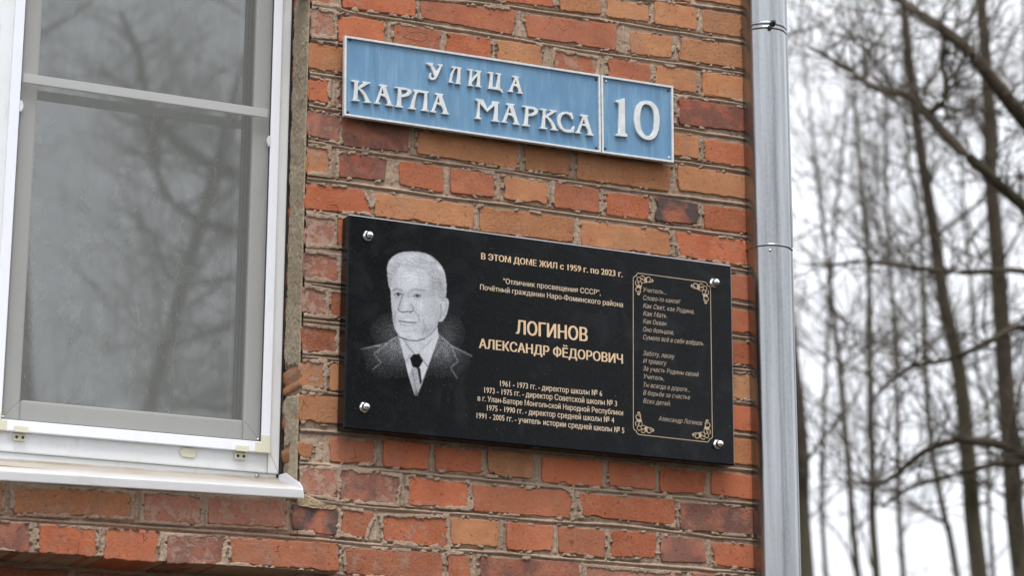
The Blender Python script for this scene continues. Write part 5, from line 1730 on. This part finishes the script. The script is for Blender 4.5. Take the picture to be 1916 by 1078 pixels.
def corner_strokes():
    """scroll ornament in drawing units, x along one arm, y along the other, origin at the frame corner"""
    arm = [
        (arc(62, 30, 30, 30, -math.pi / 2, -math.pi * 1.05, 8), 7),
        (arc(60, 60, 21, 21, 0, 2 * math.pi, 18), 6.5),
        (arc(102, 46, 28, 6, -2.6, 3.6, 22), 7),
        (arc(108, 52, 40, 32, 2.6, 0.2, 12), 5.5),
        ([(126, 70), (134, 56), (138, 44), (146, 30), (160, 24), (176, 30), (186, 44), (178, 58), (168, 60)], 8),
        ([(140, 78), (158, 72), (176, 74), (192, 66), (202, 58)], 9),
    ]
    blobs = [(130, 66, 15, 20), (134, 44, 10, 12), (203, 56, 10, 12), (201, 44, 6, 6), (84, 52, 6, 6)]
    return arm, blobs


for ci, (cu_, cv_, su, sv) in enumerate(((0, 0, 1, 1), (1, 0, -1, 1), (1, 1, -1, -1), (0, 1, 1, -1))):
    vs_all, fs_all = [], []
    arm, blobs = corner_strokes()
    k_ = 0
    for swap in (0, 1):
        for pts_, w_ in arm:
            pl = []
            for (a, b) in pts_:
                if swap:
                    a, b = b, a
                pl.append(pq(cu_ + su * a * unit / Wd, cv_ + sv * b * unit / Hd))
            k_ += 1
            vs, fs = ribbon(pl, w_ * unit, GOLD, plq, "", 0.00034 + 0.00003 * k_)
            o_ = len(vs_all)
            vs_all += vs
            fs_all += [tuple(i + o_ for i in f) for f in fs]
        for (a, b, rx, ry) in blobs:
            k_ += 1
            ring = []
            for i in range(12):
                aa, bb = a + rx * math.cos(i * math.pi / 6), b + ry * math.sin(i * math.pi / 6)
                if swap:
                    aa, bb = bb, aa
                p = pq(cu_ + su * aa * unit / Wd, cv_ + sv * bb * unit / Hd)
                ring.append((p[0], YP - 0.00034 - 0.00003 * k_, p[1]))
            o_ = len(vs_all)
            vs_all += ring
            fs_all.append(tuple(range(o_, o_ + 12)))
    mesh_obj("scroll_ornament", vs_all, fs_all, GOLDDIM, plq)

for (x_, z_) in BOLTS:
    bp = lathe("bolt", [(0.0001, 0.0), (0.0118, 0.0), (0.0120, 0.0015), (0.0112, 0.0040), (0.0085, 0.0062), (0.0078, 0.0072), (0.0082, 0.0100), (0.0080, 0.0135), (0.0062, 0.0170), (0.0030, 0.0190), (0.0001, 0.0194)],
               (x_, YP, z_), (0, -1, 0), CHROME, plq, 28)

# ------------------------------------------------------------------ drainpipe
pipe = thing("drainpipe", "galvanised round steel drainpipe running down the corner of the brick wall", "drainpipe", (0.5805, -0.03, GROUND_Z))
PX, PY = 0.5850, -0.015
z_hi, z_lo = SEAM


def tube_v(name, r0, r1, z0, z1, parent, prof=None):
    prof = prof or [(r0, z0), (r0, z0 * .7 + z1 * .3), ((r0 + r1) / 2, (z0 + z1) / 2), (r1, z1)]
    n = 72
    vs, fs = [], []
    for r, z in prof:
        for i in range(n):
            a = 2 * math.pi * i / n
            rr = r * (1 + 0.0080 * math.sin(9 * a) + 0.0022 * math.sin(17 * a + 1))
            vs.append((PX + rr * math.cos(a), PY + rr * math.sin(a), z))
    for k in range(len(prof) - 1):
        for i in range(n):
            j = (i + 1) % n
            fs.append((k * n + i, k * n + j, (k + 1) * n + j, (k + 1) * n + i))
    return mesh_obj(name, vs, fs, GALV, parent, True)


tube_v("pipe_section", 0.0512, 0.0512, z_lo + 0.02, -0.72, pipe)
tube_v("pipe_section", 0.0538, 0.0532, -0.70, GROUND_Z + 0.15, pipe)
# upper section sleeves over the lower one, with a rolled bead at its mouth
up = [(0.0530, 1.9), (0.0529, z_hi + 0.03), (0.0528, z_hi - 0.05), (0.0524, z_lo + 0.06), (0.0524, z_lo + 0.006)]
for i in range(9):
    a = math.pi * i / 8
    up.append((0.0524 + 0.0020 * math.sin(a), z_lo + 0.003 + 0.0028 * math.cos(a)))
up.append((0.0513, z_lo + 0.0))
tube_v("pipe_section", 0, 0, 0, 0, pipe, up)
bead = []
for c_ in (z_hi + 0.004, z_hi - 0.0065):
    pr = [(0.0524, c_ + 0.005)] + [(0.0529 + 0.0026 * math.sin(math.pi * i / 8), c_ + 0.0042 * math.cos(math.pi * i / 8)) for i in range(9)] + [(0.0524, c_ - 0.005)]
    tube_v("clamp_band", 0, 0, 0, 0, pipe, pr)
for a_ in (math.radians(-38),):                   # folded lengthwise seam
    sx_, sy_ = PX + 0.0518 * math.cos(a_), PY + 0.0518 * math.sin(a_)
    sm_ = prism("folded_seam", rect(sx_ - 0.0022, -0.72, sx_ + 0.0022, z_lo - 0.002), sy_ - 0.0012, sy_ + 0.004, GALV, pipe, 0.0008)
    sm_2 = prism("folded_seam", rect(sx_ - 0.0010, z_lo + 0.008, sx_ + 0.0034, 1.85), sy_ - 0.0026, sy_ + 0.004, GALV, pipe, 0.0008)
# clamp bolt standing out of the band
ang = math.radians(-98)
bx, by = PX + 0.0545 * math.cos(ang), PY + 0.0545 * math.sin(ang)
lathe("clamp_bolt", [(0.0001, 0), (0.0075, 0), (0.0078, 0.004), (0.0060, 0.006), (0.0045, 0.006), (0.0045, 0.010), (0.0030, 0.011), (0.0001, 0.011)], (bx, by, z_hi + 0.002), (math.cos(ang), math.sin(ang), 0.25), IRON, pipe, 6, False)
lathe("clamp_bolt", [(0.0001, 0), (0.0055, 0), (0.0060, 0.005), (0.0040, 0.008), (0.0001, 0.008)], (bx - 0.007, by + 0.002, z_hi - 0.009), (math.cos(ang) * .8 - .3, math.sin(ang), -0.2), IRON, pipe, 6, False)
ang = math.radians(-118)
lathe("rivet", [(0.0001, 0), (0.0036, 0), (0.0032, 0.0014), (0.0018, 0.0024), (0.0001, 0.0026)], (PX + 0.0512 * math.cos(ang), PY + 0.0512 * math.sin(ang), z_lo - 0.0105), (math.cos(ang), math.sin(ang), 0), STEEL, pipe, 14)

# ------------------------------------------------------------------ bare trees
class TB:
    def __init__(self):
        self.v, self.f = [], []

    def tube(self, pts, rad, n):
        """tapered tube through points"""
        base = len(self.v)
        m = len(pts)
        for i in range(m):
            p = pts[i]
            d = (pts[min(i + 1, m - 1)] - pts[max(i - 1, 0)])
            if d.length < 1e-9:
                d = Vector((0, 0, 1))
            d.normalize()
            a = d.orthogonal().normalized()
            b = d.cross(a)
            for k in range(n):
                t = 2 * math.pi * k / n
                self.v.append(tuple(p + (a * math.cos(t) + b * math.sin(t)) * rad[i]))
        for i in range(m - 1):
            for k in range(n):
                l = (k + 1) % n
                self.f.append((base + i * n + k, base + i * n + l, base + (i + 1) * n + l, base + (i + 1) * n + k))


def grow(tb, tw, p, d, length, r, depth, rs, side=None):
    """a limb that wanders upward and throws twigs"""
    n = max(3, int(length / (0.16 if depth > 1 else 0.11)))
    pts, rad = [p.copy()], [r]
    q = p.copy()
    dd = d.normalized()
    for i in range(n):
        dd = (dd + Vector((rs.gauss(0, .16), rs.gauss(0, .16), rs.gauss(0.05, .13)))).normalized()
        q = q + dd * (length / n)
        pts.append(q.copy())
        rad.append(max(0.0024, r * (1 - 0.8 * (i + 1) / n)))
    (tb if r > 0.012 else tw).tube(pts, rad, 5 if r > 0.012 else 3)
    if depth <= 0:
        return
    k = rs.randint(4, 7) if depth > 1 else rs.randint(4, 7)
    for j in range(k):
        i = rs.randint(max(1, n // 4), n)
        a = pts[i]
        bd = (pts[i] - pts[i - 1]).normalized()
        ax = bd.orthogonal().normalized()
        ax.rotate(Matrix.Rotation(rs.uniform(0, 6.28), 3, bd))
        nd = (bd + ax * rs.uniform(0.45, 1.1) + Vector((0, 0, 0.15))).normalized()
        grow(tb, tw, a, nd, length * rs.uniform(0.35, 0.62), max(0.0025, rad[i] * rs.uniform(0.5, 0.8)), depth - 1, rs)


def catmull(P, n=5):
    out, rr = [], []
    for i in range(len(P) - 1):
        p0, p1, p2, p3 = P[max(i - 1, 0)], P[i], P[i + 1], P[min(i + 2, len(P) - 1)]
        for s in range(n):
            t = s / n
            v = [0.5 * ((2 * p1[k]) + (-p0[k] + p2[k]) * t + (2 * p0[k] - 5 * p1[k] + 4 * p2[k] - p3[k]) * t * t + (-p0[k] + 3 * p1[k] - 3 * p2[k] + p3[k]) * t ** 3) for k in range(4)]
            out.append(Vector(v[:3]))
            rr.append(max(0.003, v[3]))
    out.append(Vector(P[-1][:3]))
    rr.append(P[-1][3])
    return out, rr


def make_tree(name, label, P, seed, limbs, zlo, group="bare trees behind the building corner", lscale=1.0, depth=2, extra=None):
    rs = random.Random(seed)
    root = thing(name, label, "tree", tuple(P[0][:3]), group)
    tk, tb, tw = TB(), TB(), TB()
    pts, rad = catmull(P)
    tk.tube(pts, rad, 9)
    cand = [i for i in range(1, len(pts)) if pts[i].z > zlo]
    for _ in range(limbs):
        i = rs.choice(cand)
        a = rs.uniform(0, 6.283)
        d = Vector((math.cos(a), math.sin(a), rs.uniform(0.25, 1.1)))
        grow(tb, tw, pts[i].copy(), d, rs.uniform(0.9, 2.3) * lscale, min(rad[i] * 0.5, rs.uniform(0.008, 0.019)), depth, rs)
    for L in (extra or []):
        lp, lr = catmull(L)
        lr = [v * 1.5 for v in lr]
        tb.tube(lp, lr, 7)
        for _ in range(int(len(lp) * 1.0)):
            i = rs.randint(2, len(lp) - 1)
            a = rs.uniform(0, 6.283)
            d = Vector((math.cos(a), math.sin(a) * .6, rs.uniform(-0.3, 1.0)))
            grow(tb, tw, lp[i].copy(), d, rs.uniform(0.25, 0.8), min(lr[i] * 0.5, 0.008), 1, rs)
    mesh_obj("trunk", tk.v, tk.f, BARK, root, True)
    if tb.v:
        lm = mesh_obj("limbs", tb.v, tb.f, BARK, root, True)
        lm["kind"] = "stuff"
    tm = mesh_obj("twigs", tw.v, tw.f, BARK, root, False)
    tm["kind"] = "stuff"
    return root


TLAB = [
    "dark thick bare tree trunk partly hidden behind the drainpipe",
    "slim bare tree with a leaning trunk just right of the drainpipe",
    "straight bare tree second from the drainpipe, rising beside its slim neighbour",
    "slender bare tree close left of the thick leaning trunk",
    "thick leaning bare trunk in the middle of the sky strip",
    "stout bare trunk nearest the right edge of the view",
    "thin bare sapling trunk between the two thick trunks",
    "thin far bare tree in the gap of open sky",
    "faint far bare tree with a curving trunk near the drainpipe",
    "far bare tree at the right margin behind the stout trunk",
]
trees = []
for i, P in enumerate(TREES):
    trees.append(make_tree("bare_tree", TLAB[i], P, 100 + i, (18, 24, 24, 20, 26, 24, 16, 20, 20, 14)[i], 0.8, lscale=(1.0, 1.0, 1.0, 1.05, 1.0, 1.0, 1.1, 1.2, 1.1, 1.1)[i]))
near = make_tree("bare_tree", "nearest bare tree reaching long dark mossy branches in from the right", NEARTRUNK, 300, 6, 2.5, lscale=0.8, extra=LIMBS)
near["group"] = "bare trees behind the building corner"

# trees across the street, seen only as reflections in the window and the granite
def copy_tree(src, loc, rz, sc, label):
    r = src.copy()
    COL.objects.link(r)
    r["label"] = label
    r["group"] = "bare trees across the street"
    THINGS.append(r)
    mw = Matrix.Translation(Vector(loc)) @ Matrix.Rotation(rz, 4, 'Z') @ Matrix.Diagonal((sc, sc, sc, 1))
    KIDS.append((r, [c for c in bpy.data.objects if c.parent == src], mw))
    return r


KIDS = []
spots = [(1, 3.6, -17.5, 0.5, 2.2), (5, 6.6, -18.5, 1.9, 1.5), (3, 9.5, -19.0, 0.2, 1.9), (4, 12.0, -22.0, 1.2, 1.6), (1, -3.0, -18.0, 2.2, 2.0), (5, -7.0, -21.0, 1.2, 1.6), (1, 3.3, -17.5, 0.3, 1.25), (4, 4.3, -19.5, 2.0, 1.05), (2, 5.4, -18.5, 4.0, 1.25), (5, 6.8, -22.0, 1.2, 1.0), (3, 2.3, -21.0, 5.1, 1.25), (7, 8.6, -20.0, 3.3, 1.1), (0, 5.0, -24.0, 2.9, 1.1), (6, 0.5, -23.0, 0.9, 1.2)]
spots += [(10, 8.6, -21.0, 0.2, 1.7)]
trees.append(near)
for n_, (k, x_, y_, rz, sc) in enumerate(spots):
    copy_tree(trees[k], (x_, y_, GROUND_Z), rz, sc, "bare tree across the street, seen only as a reflection in the window glass")

# ------------------------------------------------------------------ put every thing's origin at its base without moving its parts
copies = {r.name for r, _, _ in KIDS}
for t_ in THINGS:
    if t_.name in copies:
        continue
    loc = Vector(t_.location)
    for ch in [o for o in bpy.data.objects if o.parent == t_]:
        ch.location = Vector(ch.location) - loc
for r, kids, mw in KIDS:
    r.matrix_world = mw
    for c in kids:
        n_ = c.copy()
        COL.objects.link(n_)
        n_.parent = r
